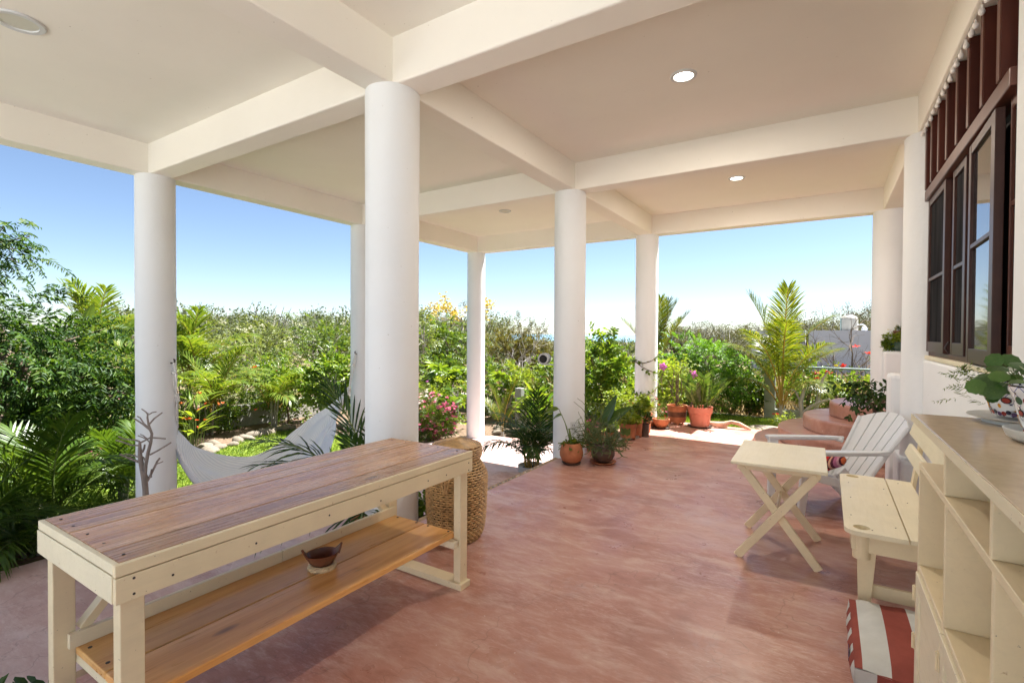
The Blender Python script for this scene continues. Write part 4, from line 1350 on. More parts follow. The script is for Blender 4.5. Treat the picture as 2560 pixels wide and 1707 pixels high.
mb.build('branches', M['driftwood'], dw, smooth=True)
MB().lathe((DB.x, DB.y, ZP), [(.15, 0), (.15, .03), (.05, .06)], 20).build('base', M['driftwood'], dw)

# ------------------------------------------------------------------ small log on the terrace
lg = thing('bleached_log', (-1.2, 8.08, 0), 'bleached twisted piece of wood lying on the sunny terrace edge', 'driftwood')
MB().tube([(-1.62, 8.00, .085), (-1.52, 8.01, .075), (-1.42, 8.04, .05), (-1.30, 8.07, .06), (-1.20, 8.09, .10), (-1.10, 8.10, .085), (-1.0, 8.09, .04), (-.93, 8.07, .02)], [.008, .022, .045, .04, .028, .030, .028, .015], 9).tube([(-1.42, 8.04, .07), (-1.36, 8.06, .03), (-1.25, 8.05, .02)], [.03, .035, .01], 7).build('wood', M['pinkwood'], lg, smooth=True)

# ------------------------------------------------------------------ pots
def pot(name, x, y, z, prof, mat, label, cat='plant pot', group=None, soil=.86, saucer=None, feet=None, band=None, n=32):
    t = thing(name, (x, y, z), label, cat, group)
    H, R = prof[-1][1], prof[-1][0]
    fz = .035 if feet else (.014 if saucer else 0)
    full = [(r, zz + fz) for r, zz in prof] + [(R * .90, H + fz), (R * .86, H * soil + fz)]
    MB().lathe((x, y, z), full, n, cap=True).build('vessel', M[mat], t, smooth=True)
    MB().lathe((x, y, z), [(R * .855, H * soil + fz - .004), (R * .4, H * soil + fz + .006), (.001, H * soil + fz + .008)], 20, cap=False).build('soil', M['soil'], t)
    if saucer:
        MB().lathe((x, y, z), [(saucer * .78, 0), (saucer, .022), (saucer * .96, .024), (saucer * .8, .010)], n).build('saucer', M[{'w': 'white_pot', 'r': 'terracotta', 'd': 'dark_clay'}.get(band if isinstance(band, str) else 'r', 'terracotta')], t, smooth=True)
    if feet:
        for k in range(3):
            a = feet + 2 * math.pi * k / 3
            rr = prof[0][0] * .85
            MB().tube([(x + rr * math.cos(a), y + rr * math.sin(a), z + .06), (x + rr * 1.06 * math.cos(a), y + rr * 1.06 * math.sin(a), z)], [.028, .012], 7).build('foot', M[mat], t)
    return t, z + H * soil + fz
GP = 'potted plants standing in the row along the terrace edge'
def soft_plant(t, c, R, n, leafL, leafW, mat, seed, k=3, tw=.06, kind='oval', droop=.2, name='foliage', flowers=None):
    rng = np.random.default_rng(seed)
    P, d = crown_pts(rng, c, R, n, .2, .2)
    F = Fol()
    sprays(F, rng, P - d * tw * .3, d + rng.normal(size=d.shape) * .4 + UPV * .5, tw, k, leafL, leafW, .9, droop, kind)
    F.build(name, M[mat], t)
    for fm, nf, fs in flowers or []:
        P2, _ = crown_pts(rng, c, np.array(R) * 1.05, nf, .9, .2)
        blossoms(rng, P2, fs).build('blossoms', M[fm], t)
def leaf_blade(t, base, D, N, L, Wd, mat, name='leaf', stem=None, fold=.18, curl=.25, smat='stemgreen'):
    """one broad leaf as its own mesh: 10 ribs each side, folded along the midrib, with its stalk"""
    base, D, N = Vector(base), Vector(D).normalized(), Vector(N)
    S = D.cross(N).normalized()
    N = S.cross(D)
    mb = MB()
    m = 10
    for i in range(m + 1):
        s = i / m
        w = Wd * .5 * (math.sin(math.pi * (s ** .75)) ** .8 if 0 < s < 1 else 0) + .0006
        c = base + D * L * s - N * (curl * L * s * s)
        mb.v += [tuple(c - S * w + N * w * fold), tuple(c - S * w * .5 + N * w * fold * .35 + N * .006 * math.sin(i * 2.5) * L), tuple(c), tuple(c + S * w * .5 + N * w * fold * .35 + N * .006 * math.sin(i * 2.1) * L), tuple(c + S * w + N * w * fold)]
    for i in range(m):
        for j in range(4):
            a = i * 5 + j
            mb.face((a, a + 1, a + 6, a + 5))
    mb.cur = 1
    mb.tube([base - N * .001 * L, base + D * L * .5 - N * (curl * L * .25 + .003), base + D * L - N * curl * L], [Wd * .025 + .0012, Wd * .016 + .001, .0005], 4)
    if stem:
        mb.tube([Vector(stem), Vector(stem).lerp(base, .5) + Vector((0, 0, .12 * (base - Vector(stem)).length)), base], [.006, .005, .0035], 5)
    return mb.build(name, [M[mat], M[smat]], t, smooth=True)

ROUND = lambda R, H: [(R * .45, 0), (R * .78, H * .12), (R * .98, H * .36), (R, H * .52), (R * .9, H * .80), (R * .72, H * .97), (R * .70, H)]
TERRA = lambda R, H: [(R * .78, 0), (R * .88, H * .5), (R * .95, H * .82), (R * 1.0, H * .83), (R * 1.0, H)]
# round pot with one long stemmed plant
t, zs = pot('round_clay_pot', -2.325, 4.90, 0, ROUND(.128, .215), 'terracotta', 'round weathered clay pot with one long stalked leaf, left of the pencil plant', 'potted plant', GP, saucer=.105, band='d')
for b, D, L, wd in (((-2.43, 4.80, .60), (-.75, -.4, -.12), .17, .12), ((-2.42, 4.85, .53), (-.8, -.1, -.25), .13, .10)):
    leaf_blade(t, b, D, (.1, -.3, 1), L, wd, 'lf_mid', stem=(-2.33, 4.90, .2))
MB().tube([(-2.325, 4.9, .18), (-2.33, 4.89, .28), (-2.345, 4.88, .38)], [.02, .014, .008], 7).build('stem', M['stemgreen'], t, smooth=True)
soft_plant(t, (-2.33, 4.88, .22), (.09, .09, .03), 18, .06, .5, 'lf_mid', 11)
# pencil plant
t, zs = pot('pencil_plant_pot', -2.055, 5.13, 0, ROUND(.128, .20), 'dark_clay', 'dark round pot of spiky leafless pencil plant on a red saucer', 'potted plant', GP, saucer=.145, band='r')
rng = np.random.default_rng(21)
mb = MB()
def twig(p, d, L, r, lev):
    q = p + d * L * .5 + Vector(rng.normal(size=3)) * L * .05
    e = p + d * L
    mb.tube([p, q, e], [r, r * .85, r * .7], 4)
    if lev > 0:
        for _ in range(int(rng.integers(2, 4))):
            nd = (d + Vector(rng.normal(size=3)) * .62).normalized()
            twig(e, nd, L * rng.uniform(.55, .95), r * .75, lev - 1)
for k in range(56):
    a = rng.uniform(0, 6.28)
    el = rng.uniform(-.2, 1.2)
    d = Vector((math.cos(a) * math.cos(el), math.sin(a) * math.cos(el), math.sin(el)))
    twig(Vector((-2.055 + .05 * math.cos(a), 5.13 + .05 * math.sin(a), .18)), d, rng.uniform(.08, .125), .0072, 2)
for a, el, L in ((3.4, .75, .26), (3.1, .45, .24), (2.7, 1.0, .25), (3.6, .25, .19), (2.3, 1.15, .24), (3.9, 1.0, .25), (4.4, .8, .2), (5.2, 1.1, .22), (.3, .9, .2), (5.7, .5, .18)):
    d = Vector((math.cos(a) * math.cos(el), math.sin(a) * math.cos(el), math.sin(el)))
    twig(Vector((-2.07, 5.13, .22)), d, L, .005, 2)
mb.build('pencil_stems', M['lf_pencil'], t)
# elephant ear
t, zs = pot('elephant_ear_pot', -2.36, 5.62, 0, TERRA(.12, .22), 'terracotta', 'clay pot with two big glossy elephant ear leaves behind the pencil plant', 'potted plant', GP)
leaf_blade(t, (-2.26, 5.62, .30), (.35, .25, .75), (-.6, -.75, .5), .42, .22, 'lf_wax', stem=(-2.36, 5.62, .2), curl=-.12)
leaf_blade(t, (-2.24, 5.58, .34), (.75, .35, .48), (-.35, -.6, .7), .40, .20, 'lf_wax', stem=(-2.36, 5.60, .2), curl=-.05)
leaf_blade(t, (-2.40, 5.60, .28), (-.3, -.2, .3), (0, -.5, .8), .18, .10, 'lf_bright', stem=(-2.36, 5.62, .2))
soft_plant(t, (-2.40, 5.62, .30), (.12, .12, .07), 24, .05, .5, 'lf_pale', 12, flowers=[('fl_pink', 7, .03)])
# row of clay pots
t, zs = pot('cactus_pot', -2.30, 6.02, 0, TERRA(.085, .17), 'terracotta', 'small clay pot with a round ribbed cactus', 'potted plant', GP)
mb = MB()
for k in range(25):
    for j in range(11):
        th, ph = 2 * math.pi * k / 24, math.pi * j / 10
        r = .062 * math.sin(ph) * (1 + .07 * math.cos(12 * th))
        mb.v.append((-2.30 + r * math.cos(th), 6.02 + r * math.sin(th), zs + .05 - .065 * math.cos(ph)))
for k in range(24):
    for j in range(10):
        a = k * 11 + j
        mb.face((a, a + 11, a + 12, a + 1))
mb.build('cactus', M['lf_pale'], t, smooth=True)
t, zs = pot('tripod_clay_pot', -2.24, 6.46, 0, [(.10, 0), (.108, .05), (.108, .14), (.115, .15), (.115, .185)], 'terracotta', 'clay pot on short feet with a mossy green patch and light green lettuce leaves', 'potted plant', GP, feet=.6)
soft_plant(t, (-2.24, 6.46, zs + .10), (.13, .13, .09), 46, .075, .7, 'lf_lime', 13)
mb = MB()
for j in range(9):
    for z in (.075, .165):
        a = -2.2 + j * .16 + (.02 if z > .1 else 0)
        mb.v.append((-2.24 + .1105 * math.cos(a), 6.46 + .1105 * math.sin(a), z + .012 * math.sin(j * 1.9)))
for j in range(8):
    mb.face((j * 2, j * 2 + 2, j * 2 + 3, j * 2 + 1))
mb.build('moss_patch', plain('moss', (.10, .15, .03), .9, .3, 20, .4), t)
t, zs = pot('tall_clay_pot', -2.20, 6.66, 0, [(.075, 0), (.088, .06), (.098, .22), (.098, .24)], 'terracotta', 'taller footed clay pot with grey green leaves and small white flowers', 'potted plant', GP, feet=.2)
soft_plant(t, (-2.21, 6.66, zs + .09), (.13, .12, .08), 50, .06, .6, 'lf_mid', 14, flowers=[('fl_white', 5, .035)])
t, zs = pot('dark_cup_pot', -2.105, 6.78, 0, [(.052, 0), (.055, .12), (.058, .18)], 'dark_clay', 'small dark cup shaped pot with a dark bushy sprig', 'potted plant', GP)
soft_plant(t, (-2.09, 6.78, zs + .11), (.075, .075, .055), 60, .03, .6, 'lf_darkpalm', 15, tw=.03)
MB().tube([(-2.105, 6.78, zs), (-2.09, 6.78, zs + .08)], .006, 5).build('stem', M['bark'], t)
t, zs = pot('orange_clay_pot', -2.20, 7.10, 0, TERRA(.085, .28), 'terracotta', 'bright orange clay pot of variegated leaves in the sun', 'potted plant', GP)
soft_plant(t, (-2.24, 7.10, zs + .13), (.13, .13, .11), 50, .085, .5, 'lf_lime', 16)
t, zs = pot('narrow_clay_pot', -2.27, 7.42, 0, TERRA(.07, .22), 'terracotta', 'narrow clay pot behind the bright orange one', 'potted plant', GP, saucer=.09, band='d')
soft_plant(t, (-2.33, 7.42, zs + .15), (.16, .16, .13), 70, .06, .45, 'lf_pale', 17)
t, zs = pot('rock_rose_pot', -2.28, 7.70, 0, [(.10, 0), (.15, .05), (.16, .07)], 'terracotta', 'wide red dish overgrown with small leaved white and red rock roses', 'potted plant', GP, saucer=.16)
soft_plant(t, (-2.36, 7.75, zs + .16), (.28, .24, .17), 300, .026, .4, 'lf_pale', 18, 4, .06, 'diamond', flowers=[('fl_white', 14, .028), ('fl_red', 22, .022), ('fl_pink', 12, .022)])
t, zs = pot('clay_bowl_pot', -2.09, 7.52, 0, [(.06, 0), (.09, .03), (.118, .08), (.125, .115), (.125, .135)], 'terracotta', 'low clay bowl pot on a dark saucer with short seedlings', 'potted plant', GP, saucer=.13, band='d')
soft_plant(t, (-2.09, 7.52, zs + .012), (.08, .08, .015), 40, .022, .6, 'lf_bright', 19, 2, .02)
t, zs = pot('footed_clay_pot', -1.985, 8.03, 0, [(.12, 0), (.138, .05), (.142, .17), (.150, .25), (.155, .265)], 'terracotta', 'big footed clay pot with a scorched band carrying a flowering twig arch', 'potted plant', GP, feet=.9)
MB().lathe((-1.985, 8.03, 0), [(.1395, .125), (.1435, .145), (.1447, .18), (.146, .205)], 32, cap=False).build('scorched_band', plain('scorched_clay', (.13, .05, .025), .7, .6, 9, .3), t, smooth=True)
rng = np.random.default_rng(31)
mb = MB()
arch = []
for s in range(5):
    a = s * 1.25
    mb.tube([(-1.985 + .02 * math.cos(a + k), 8.03 + .02 * math.sin(a + k), .22 + k * .12) for k in range(6)], .007, 5)
for s in (-1, 1):
    pts = [Vector((-1.985 + s * .02, 8.03, .80)), Vector((-1.985 + s * .10, 8.02, .91)), Vector((-1.985 + s * .20, 8.0, .86)), Vector((-1.985 + s * .25, 8.0, .70)), Vector((-1.985 + s * .22, 8.0, .48))]
    mb.tube(pts, .006, 5)
    arch += pts
    pts2 = [Vector((-1.985, 8.03, .25)), Vector((-1.985 + s * .08, 8.0, .5)), Vector((-1.985 + s * .05, 8.02, .85))]
    mb.tube(pts2, .006, 5)
    arch += pts2
mb.build('stems', M['bark'], t, smooth=True)
O = np.array([arch[i] for i in rng.integers(0, len(arch), 170)]) + rng.normal(size=(170, 3)) * np.array([.05, .05, .08])
F = Fol()
sprays(F, rng, O, rdir(rng, 170) + UPV * .3, .06, 3, .032, .55, .9, .1, 'oval')
F.build('foliage', M['lf_lime'], t)
for i, pp in enumerate([(-2.19, 7.98, .90), (-1.73, 7.98, .80)]):
    fb = Fol()
    for k in range(5):
        a = 2 * math.pi * k / 5 + i
        D = np.array([[math.cos(a) * .8, -.55, math.sin(a) * .8]])
        fb.leaves(np.array([pp]), D, np.array([[0, -1, .1]]), .085, .062, 'oval', .1)
    fb.build('blossom', M['fl_mauve'], t)
t, zs = pot('pink_plant_pot', -1.63, 7.985, 0, [(.135, 0), (.158, .17), (.165, .20), (.178, .205), (.186, .285), (.190, .295)], 'terra_pink', 'salmon pink plastic pot of upright waxy green shoots on a dark saucer', 'potted plant', GP, saucer=.185, band='d')
rng = np.random.default_rng(32)
F = Fol()
mb = MB()
for k in range(17):
    a = rng.uniform(0, 6.28)
    lean = rng.uniform(.05, .62)
    L = rng.uniform(.32, .56)
    b = Vector((-1.63 + .08 * math.cos(a), 7.985 + .08 * math.sin(a), zs))
    d = Vector((math.cos(a) * lean, math.sin(a) * lean, 1)).normalized()
    pts = [b + d * L * s + Vector((math.cos(a), math.sin(a), 0)) * .10 * lean * s * s for s in (0, .33, .66, 1)]
    mb.tube(pts, [.008, .007, .005, .002], 5)
    S = np.linspace(.25, 1, 8)
    P = np.array([np.interp(S, [0, .33, .66, 1], [p[i] for p in pts]) for i in range(3)]).T
    sd = np.cross(np.array(d), np.array([0, 1, .1]) + rng.normal(size=3) * .45)
    sd = sd / np.linalg.norm(sd)
    for s in (-1, 1):
        F.leaves(P, np.array(d)[None] * .75 + sd[None] * s * .7, np.cross(sd, np.array(d))[None] + rng.normal(size=P.shape) * .2, .135, .058, 'oval', .05)
mb.build('shoot_stems', M['stemgreen'], t)
F.build('shoot_leaves', M['lf_zz'], t)
MB().tube([(-1.76, 7.93, zs), (-1.72, 7.92, .45), (-1.63, 7.90, .52), (-1.66, 7.9, .62), (-1.6, 7.9, .72), (-1.61, 7.9, .82)], [.016, .014, .012, .010, .009, .006], 7).build('dry_twig', M['bark'], t, smooth=True)

# vine round the far column
vn = thing('column_vine', (XI, Y2, .6), 'thin leafy vine wound round the far column above the pots', 'vine')
mb = MB()
vp = []
for z0, z1, a0, a1 in ((.98, 1.12, -3.0, .3), (.45, .62, -3.0, .4), (.98, .78, -2.4, -.2)):
    pts = []
    for k in range(14):
        s = k / 13
        a = a0 + (a1 - a0) * s
        z = z0 + (z1 - z0) * s - .10 * math.sin(math.pi * s) * (1 if z1 > z0 else .3)
        pts.append((XI + .19 * math.cos(a), Y2 + .19 * math.sin(a), z))
    mb.tube(pts, .006, 5)
    vp += pts
mb.build('stem', M['bark'], vn, smooth=True)
rng = np.random.default_rng(33)
O = np.array(vp)[rng.integers(0, len(vp), 46)]
F = Fol()
rad = nrm((O - np.array([XI, Y2, 0])) * np.array([1, 1, 0]))
F.leaves(O + rng.normal(size=O.shape) * .02, rad + rng.normal(size=O.shape) * .8, rdir(rng, len(O)), .065, .045, 'oval', .1)
F.build('leaves', M['lf_mid'], vn)

# pots on the pedestal, the stair plant, corner plant
t, zs = pot('green_bowl_pot', .80, 7.88, 1.216, [(.07, 0), (.12, .03), (.135, .08), (.14, .115)], 'green_glaze', 'dark green bowl on the pedestal with light feathery leaves', 'potted plant')
soft_plant(t, (.80, 7.88, zs + .05), (.16, .15, .05), 110, .05, .5, 'lf_lime', 41, 4, .07, 'diamond')
soft_plant(t, (.66, 7.86, zs - .02), (.07, .08, .06), 60, .045, .5, 'lf_mid', 42, 4, .06, 'diamond')
t, zs = pot('brown_bowl_pot', .80, 8.03, 1.216, [(.08, 0), (.09, .14), (.135, .18), (.145, .255)], 'brown_clay', 'brown rimmed bowl on the pedestal with yellow flowers, behind the green bowl', 'potted plant')
soft_plant(t, (.80, 8.03, zs + .05), (.13, .12, .05), 40, .07, .7, 'lf_bright', 43, flowers=[('fl_yellow', 26, .05)])
t, zs = pot('stair_plant_pot', .44, 6.44, .2355, ROUND(.165, .30), 'dark_clay', 'big brown round pot with a glossy dark shrub standing on the stairs behind the chair', 'potted plant')
bush_rng = np.random.default_rng(44)
P, d = crown_pts(bush_rng, (.47, 6.42, .80), (.36, .33, .17), 85, .3, .25)
F = Fol()
D = nrm(d + bush_rng.normal(size=d.shape) * .3 - UPV * .1)
sprays(F, bush_rng, P - D * .08, D, .17, 3, .088, .42, .75, .45, 'oval', curl=.2)
F.build('foliage', M['lf_darkpalm'], t)
mb = MB()
limbs(mb, bush_rng, (.44, 6.44, zs), (.46, 6.43, .70), .02, P[::6], .2)
mb.build('stems', M['bark'], t, smooth=True)

# painted pots on the cabinet
def talavera_pot(x, y, z, r0, r1, H, label, seed, faces):
    t = thing('painted_pot', (x, y, z), label, 'flower pot')
    MB().lathe((x, y, z), [(r0 * .9, 0), (r0, .006), (r1 * .97, H * .86), (r1, H * .88), (r1 * 1.02, H), (r1 * .93, H), (r1 * .90, H * .9)], 40).build('vessel', M['talavera'], t, smooth=True)
    MB().lathe((x, y, z), [(r1 * .975, H * .872), (r1 * 1.026, H * 1.002), (r1 * .95, H * 1.003)], 40, cap=False).build('rim_band', M['g_black'], t, smooth=True)
    MB().lathe((x, y, z), [(r1 * .905, H * .88), (.001, H * .90)], 24, cap=False).build('soil', M['soil'], t)
    def surf(a, h, off=.0012):
        r = r0 + (r1 * .97 - r0) * (h / (H * .86)) + off
        return (x + r * math.cos(a), y + r * math.sin(a), z + h)
    def disc(a, h, ra, rh, mat, off):
        mb = MB()
        mb.v.append(surf(a, h, off))
        for k in range(16):
            q = 2 * math.pi * k / 16
            mb.v.append(surf(a + ra * math.cos(q), h + rh * math.sin(q), off))
        for k in range(16):
            mb.face((0, 1 + k, 1 + (k + 1) % 16))
        mb.build('painted_motif', M[mat], t)
    def cres(a, h, ra, rh, mat, off, flip=1):
        mb = MB()
        for k in range(14):
            q = -1.9 + 3.8 * k / 13
            w_ = .42 * math.cos(q / 1.9 * math.pi / 2) + .03
            mb.v.append(surf(a + flip * ra * math.cos(q), h + rh * math.sin(q), off))
            mb.v.append(surf(a + flip * ra * (1 - w_) * math.cos(q), h + rh * (1 - w_) * math.sin(q), off))
        for k in range(13):
            mb.face((2 * k, 2 * k + 2, 2 * k + 3, 2 * k + 1))
        mb.build('painted_motif', M[mat], t)
    for a in faces:
        disc(a, H * .46, .62, H * .34, 'g_white', .0008)
        disc(a - .30, H * .48, .13, H * .075, 'g_black', .0014)
        disc(a - .30, H * .48, .09, H * .05, 'g_red', .0018)
        disc(a + .22, H * .46, .16, H * .09, 'g_black', .0014)
        disc(a + .22, H * .46, .12, H * .065, 'g_red', .0018)
        disc(a - .03, H * .30, .06, H * .06, 'g_orange', .0016)
        cres(a + .48, H * .42, .30, H * .27, 'g_black', .0013)
        cres(a + .48, H * .42, .27, H * .245, 'g_orange', .0018)
        cres(a - .50, H * .32, .16, H * .12, 'g_orange', .0016, -1)
        for k in range(7):
            disc(a - .45 + k * .17, H * (.10 + .03 * math.sin(k * 2)), .09, H * .06, ('g_red', 'g_black', 'g_purple')[k % 3], .0014 + .0002 * (k % 3))
        for k in range(3):
            disc(a - .25 + k * .28, H * .72, .13, H * .075, ('g_green', 'g_red', 'g_green')[k], .0014)
    return t
T1 = talavera_pot(.52, 2.17, 1.152, .068, .105, .115, 'white painted pot with blue lattice and orange curls on the oval plate', 1, (-2.45, -.8, 2.6))
sc_ = thing('oval_plate', (.52, 2.16, 1.13), 'white oval plate under the blue latticed painted pot', 'saucer')
MB().lathe((.515, 2.165, 1.1305), [(.07, .0), (.09, .0), (.09, .009), (.125, .018), (.127, .021), (.10, .014), (.02, .012)], 40, True, (1.0, 1.15)).build('plate_body', M['white_pot'], sc_, smooth=True)
T2 = talavera_pot(.50, 1.80, 1.140, .062, .095, .135, 'painted pot with yellow and red petals on the round white saucer nearest the viewer', 2, (-2.55, .4))
for k in range(5):
    pass
sc_ = thing('round_saucer', (.50, 1.80, 1.13), 'round white saucer under the nearest painted pot', 'saucer')
MB().lathe((.50, 1.80, 1.1305), [(.08, .0), (.098, .012), (.105, .032), (.101, .033), (.09, .012), (.02, .009)], 40).build('saucer_body', M['white_pot'], sc_, smooth=True)
def penny(t, P, c, seed):
    rng = np.random.default_rng(seed)
    for i, (x, y, z, r) in enumerate(P):
        r *= .70
        nm_ = Vector((rng.normal() * .35 - .30, rng.normal() * .3 - .85, .75)).normalized()
        a = nm_.orthogonal().normalized()
        b = nm_.cross(a)
        mb = MB()
        mb.v.append((x, y, z - .002))
        for ring, rr, dz in ((1, .55, .0015), (2, 1.0, .0)):
            for k in range(18):
                q = 2 * math.pi * k / 18
                R_ = r * rr * (1 + (.05 * math.cos(9 * q) if ring == 2 else 0))
                p = Vector((x, y, z)) + (a * math.cos(q) + b * math.sin(q)) * R_ + nm_ * (dz - .10 * R_ * ring * .3)
                mb.v.append(tuple(p))
        for k in range(18):
            k2 = (k + 1) % 18
            mb.face((0, 1 + k, 1 + k2))
            mb.face((1 + k, 19 + k, 19 + k2, 1 + k2))
        mb.cur = 1
        s = Vector(c) + Vector((rng.normal() * .02, rng.normal() * .02, 0))
        e = Vector((x, y, z - .002))
        mb.tube([s, s.lerp(e, .5) + Vector((0, 0, .02)), e], .0016, 4)
        mb.build('leaf', [M['lf_penny'], M['stemgreen']], t, smooth=True)
penny(T1, [(.428, 2.05, 1.330, .034), (.474, 2.10, 1.330, .036), (.424, 2.0, 1.306, .036), (.480, 2.12, 1.298, .036), (.378, 2.0, 1.252, .036), (.408, 2.1, 1.270, .030), (.418, 1.95, 1.288, .034), (.41, 2.02, 1.27, .038), (.408, 2.05, 1.236, .026),
           (.408, 1.95, 1.243, .035), (.44, 2.0, 1.252, .034), (.482, 2.1, 1.27, .032), (.409, 1.97, 1.222, .022), (.50, 2.16, 1.31, .03), (.54, 2.2, 1.29, .034), (.56, 2.14, 1.325, .032)], (.50, 2.13, 1.255), 5)
penny(T2, [(.448, 1.90, 1.322, .034), (.462, 1.95, 1.268, .034), (.49, 1.82, 1.335, .034), (.52, 1.85, 1.30, .034), (.46, 1.80, 1.29, .03), (.53, 1.76, 1.33, .034), (.48, 1.72, 1.30, .034)], (.50, 1.80, 1.26), 6)
rng = np.random.default_rng(7)
F = Fol()
O = np.array([.44, 2.24, 1.25])[None] + rng.normal(size=(26, 3)) * np.array([.035, .03, .03])
sprays(F, rng, O, rdir(rng, 26) + UPV * .6 + np.array([-.4, 0, 0]), .06, 6, .022, .2, 1.0, .1, 'diamond')
F.build('rosemary_sprigs', M['lf_mid'], T1)['kind'] = 'stuff'

# potted palms of the lower patio
DPM = [frond_mesh('dark_frond', .95, 1.42, .55, 26, .34, .020, .10, 1, .16, .05, 1.0, .45, .008),
       frond_mesh('dark_frond', .95, 1.05, 1.1, 26, .32, .018, .25, 2, .16, .05, 1.0, .45, .008),
       frond_mesh('dark_frond', .9, .75, 1.3, 24, .30, .018, .3, 3, .14, .05, 1.0, .45, .008)]
t, zs = pot('palm_pot', -2.98, 2.74, -.34, [(.15, 0), (.19, .26), (.20, .30)], 'terracotta', 'potted dark green palm behind the plank table left of the thick column', 'potted palm')
for me in DPM:
    me.materials.append(M['lf_darkpalm'])
    me.materials.append(M['stemgreen'])
for vi, az, sc, tilt in ((0, 200, 1.22, .0), (0, 30, .95, .1), (0, 335, 1.05, .05), (1, 250, 1.12, 0), (1, 215, 1.25, 0), (1, 300, 1.0, 0), (2, 262, 1.15, 0), (2, 305, 1.2, 0), (2, 200, 1.1, 0), (1, 120, 1.0, 0), (0, 285, .85, .1), (2, 240, 1.0, 0)):
    o = bpy.data.objects.new('frond', DPM[vi])
    COL.objects.link(o)
    o.parent = t
    o.location = (0, 0, .26)
    o.rotation_euler = (tilt, 0, math.radians(az))
    o.scale = (sc,) * 3
t, zs = pot('white_palm_pot', -3.44, 5.98, ZP, [(.13, 0), (.175, .10), (.19, .22), (.195, .27)], 'white_pot', 'white potted bushy palm on the lower patio left of the speaker column', 'potted palm')
for k in range(24):
    rng_ = random.Random(k)
    vi = (1, 2, 0, 1, 2, 1)[k % 6]
    o = bpy.data.objects.new('frond', DPM[vi])
    COL.objects.link(o)
    o.parent = t
    o.location = (rng_.uniform(-.08, .08), rng_.uniform(-.08, .08), .36)
    o.rotation_euler = (rng_.uniform(-.1, .1), rng_.uniform(-.1, .1), math.radians(k * 137.5))
    o.scale = (rng_.uniform(.75, 1.1),) * 3
mb = MB()
for k in range(16):
    a = k * 2.4
    mb.tube([(-3.44 + .09 * math.cos(a), 5.98 + .09 * math.sin(a), ZP + .24), (-3.44 + .13 * math.cos(a), 5.98 + .13 * math.sin(a), ZP + .62)], [.010, .006], 5)
mb.build('canes', M['stemyellow'], t)
t, zs = pot('small_brown_pot', -2.86, 3.17, -.34, [(.06, 0), (.075, .16), (.078, .18)], 'dark_clay', 'small brown pot with a green sprig half hidden left of the basket', 'potted plant')
soft_plant(t, (-2.86, 3.17, zs + .14), (.07, .07, .14), 34, .06, .6, 'lf_mid', 51)
t, zs = pot('corner_plant_pot', -2.70, .42, ZP, [(.12, 0), (.15, .25), (.16, .28)], 'terracotta', 'plant with round dark leaves peeping in at the bottom left corner', 'potted plant')
soft_plant(t, (-2.74, .50, -.18), (.2, .2, .14), 60, .09, .6, 'lf_darkpalm', 52, 3, .1)

# ------------------------------------------------------------------ garden walls, post, rail, stones
def wall_seg(p, q, z0, z1, th, mat, name, label, cat):
    mb = MB().bar((p[0], p[1], (z0 + z1) / 2), (q[0], q[1], (z0 + z1) / 2), th, z1 - z0)
    return tag(mb.build(name, M[mat], bevel=.012), label, cat)
wall_seg((-11.75, 1.0), (-11.55, 11.4), -.95, -.30, .16, 'whitewall', 'garden_wall', 'low pale wall behind the lawn bushes on the hammock side', 'wall')
wall_seg((-11.4, 11.35), (-2.9, 11.15), -.95, -.30, .15, 'concrete', 'garden_wall', 'low grey wall behind the plants of the lower garden', 'wall')
wall_seg((-2.9, 11.02), (-1.02, 11.02), -.6, -.215, .14, 'concrete', 'garden_wall', 'low grey kerb wall behind the lawn left of the coconut palm', 'wall')
wall_seg((-.86, 11.04), (3.2, 11.06), -.6, -.035, .14, 'concrete', 'garden_wall', 'low grey wall behind the lawn, between coconut palm and stairs', 'wall')
tag(MB().box(-1.035, -.845, 10.95, 11.14, -.6, .80).build('fence_post', M['concrete'], bevel=.012), 'square grey concrete fence post just left of the coconut palm', 'post')
tag(MB().box(-6.26, -6.09, 10.05, 10.22, -.95, .12).build('fence_post', M['concrete'], bevel=.012), 'weathered grey concrete post standing among the lower garden plants', 'post')
fr_ = MB().tube([(-.84, 11.05, .80), (3.1, 11.08, .78)], .020, 8)
for x in (1.6, 3.1):
    fr_.tube([(x, 11.06, -.04), (x, 11.06, .79)], .018, 8)
tag(fr_.build('fence_rail', M['galv'], smooth=True), 'thin green metal fence rail among the flowering hedge twigs', 'fence')

rng = np.random.default_rng(61)
sm = []
for k in range(5):
    bm = bmesh.new()
    bmesh.ops.create_icosphere(bm, subdivisions=2, radius=1)
    ph = rng.uniform(0, 6, 4)
    for vtx in bm.verts:
        c = vtx.co
        f = 1 + .16 * math.sin(3 * c.x + ph[0]) * math.cos(2.5 * c.y + ph[1]) + .12 * math.sin(4 * c.z + ph[2] + 2 * c.x)
        vtx.co = c * f
    me = bpy.data.meshes.new('border_stone')
    bm.to_mesh(me)
    bm.free()
    me.materials.append(M['stone'])
    me.polygons.foreach_set('use_smooth', [True] * len(me.polygons))
    sm.append(me)
def stone(x, y, s, label):
    o = bpy.data.objects.new('border_stone', sm[int(rng.integers(0, 5))])
    COL.objects.link(o)
    o.location = (x, y, gz(x, y) + s * .25)
    o.rotation_euler = (rng.uniform(-.3, .3), rng.uniform(-.3, .3), rng.uniform(0, 6.28))
    o.scale = (s * rng.uniform(.85, 1.25), s * rng.uniform(.8, 1.1), s * rng.uniform(.5, .75))
    tag(o, label, 'stone', 'pale stones edging the lawn')
yy = 3.4
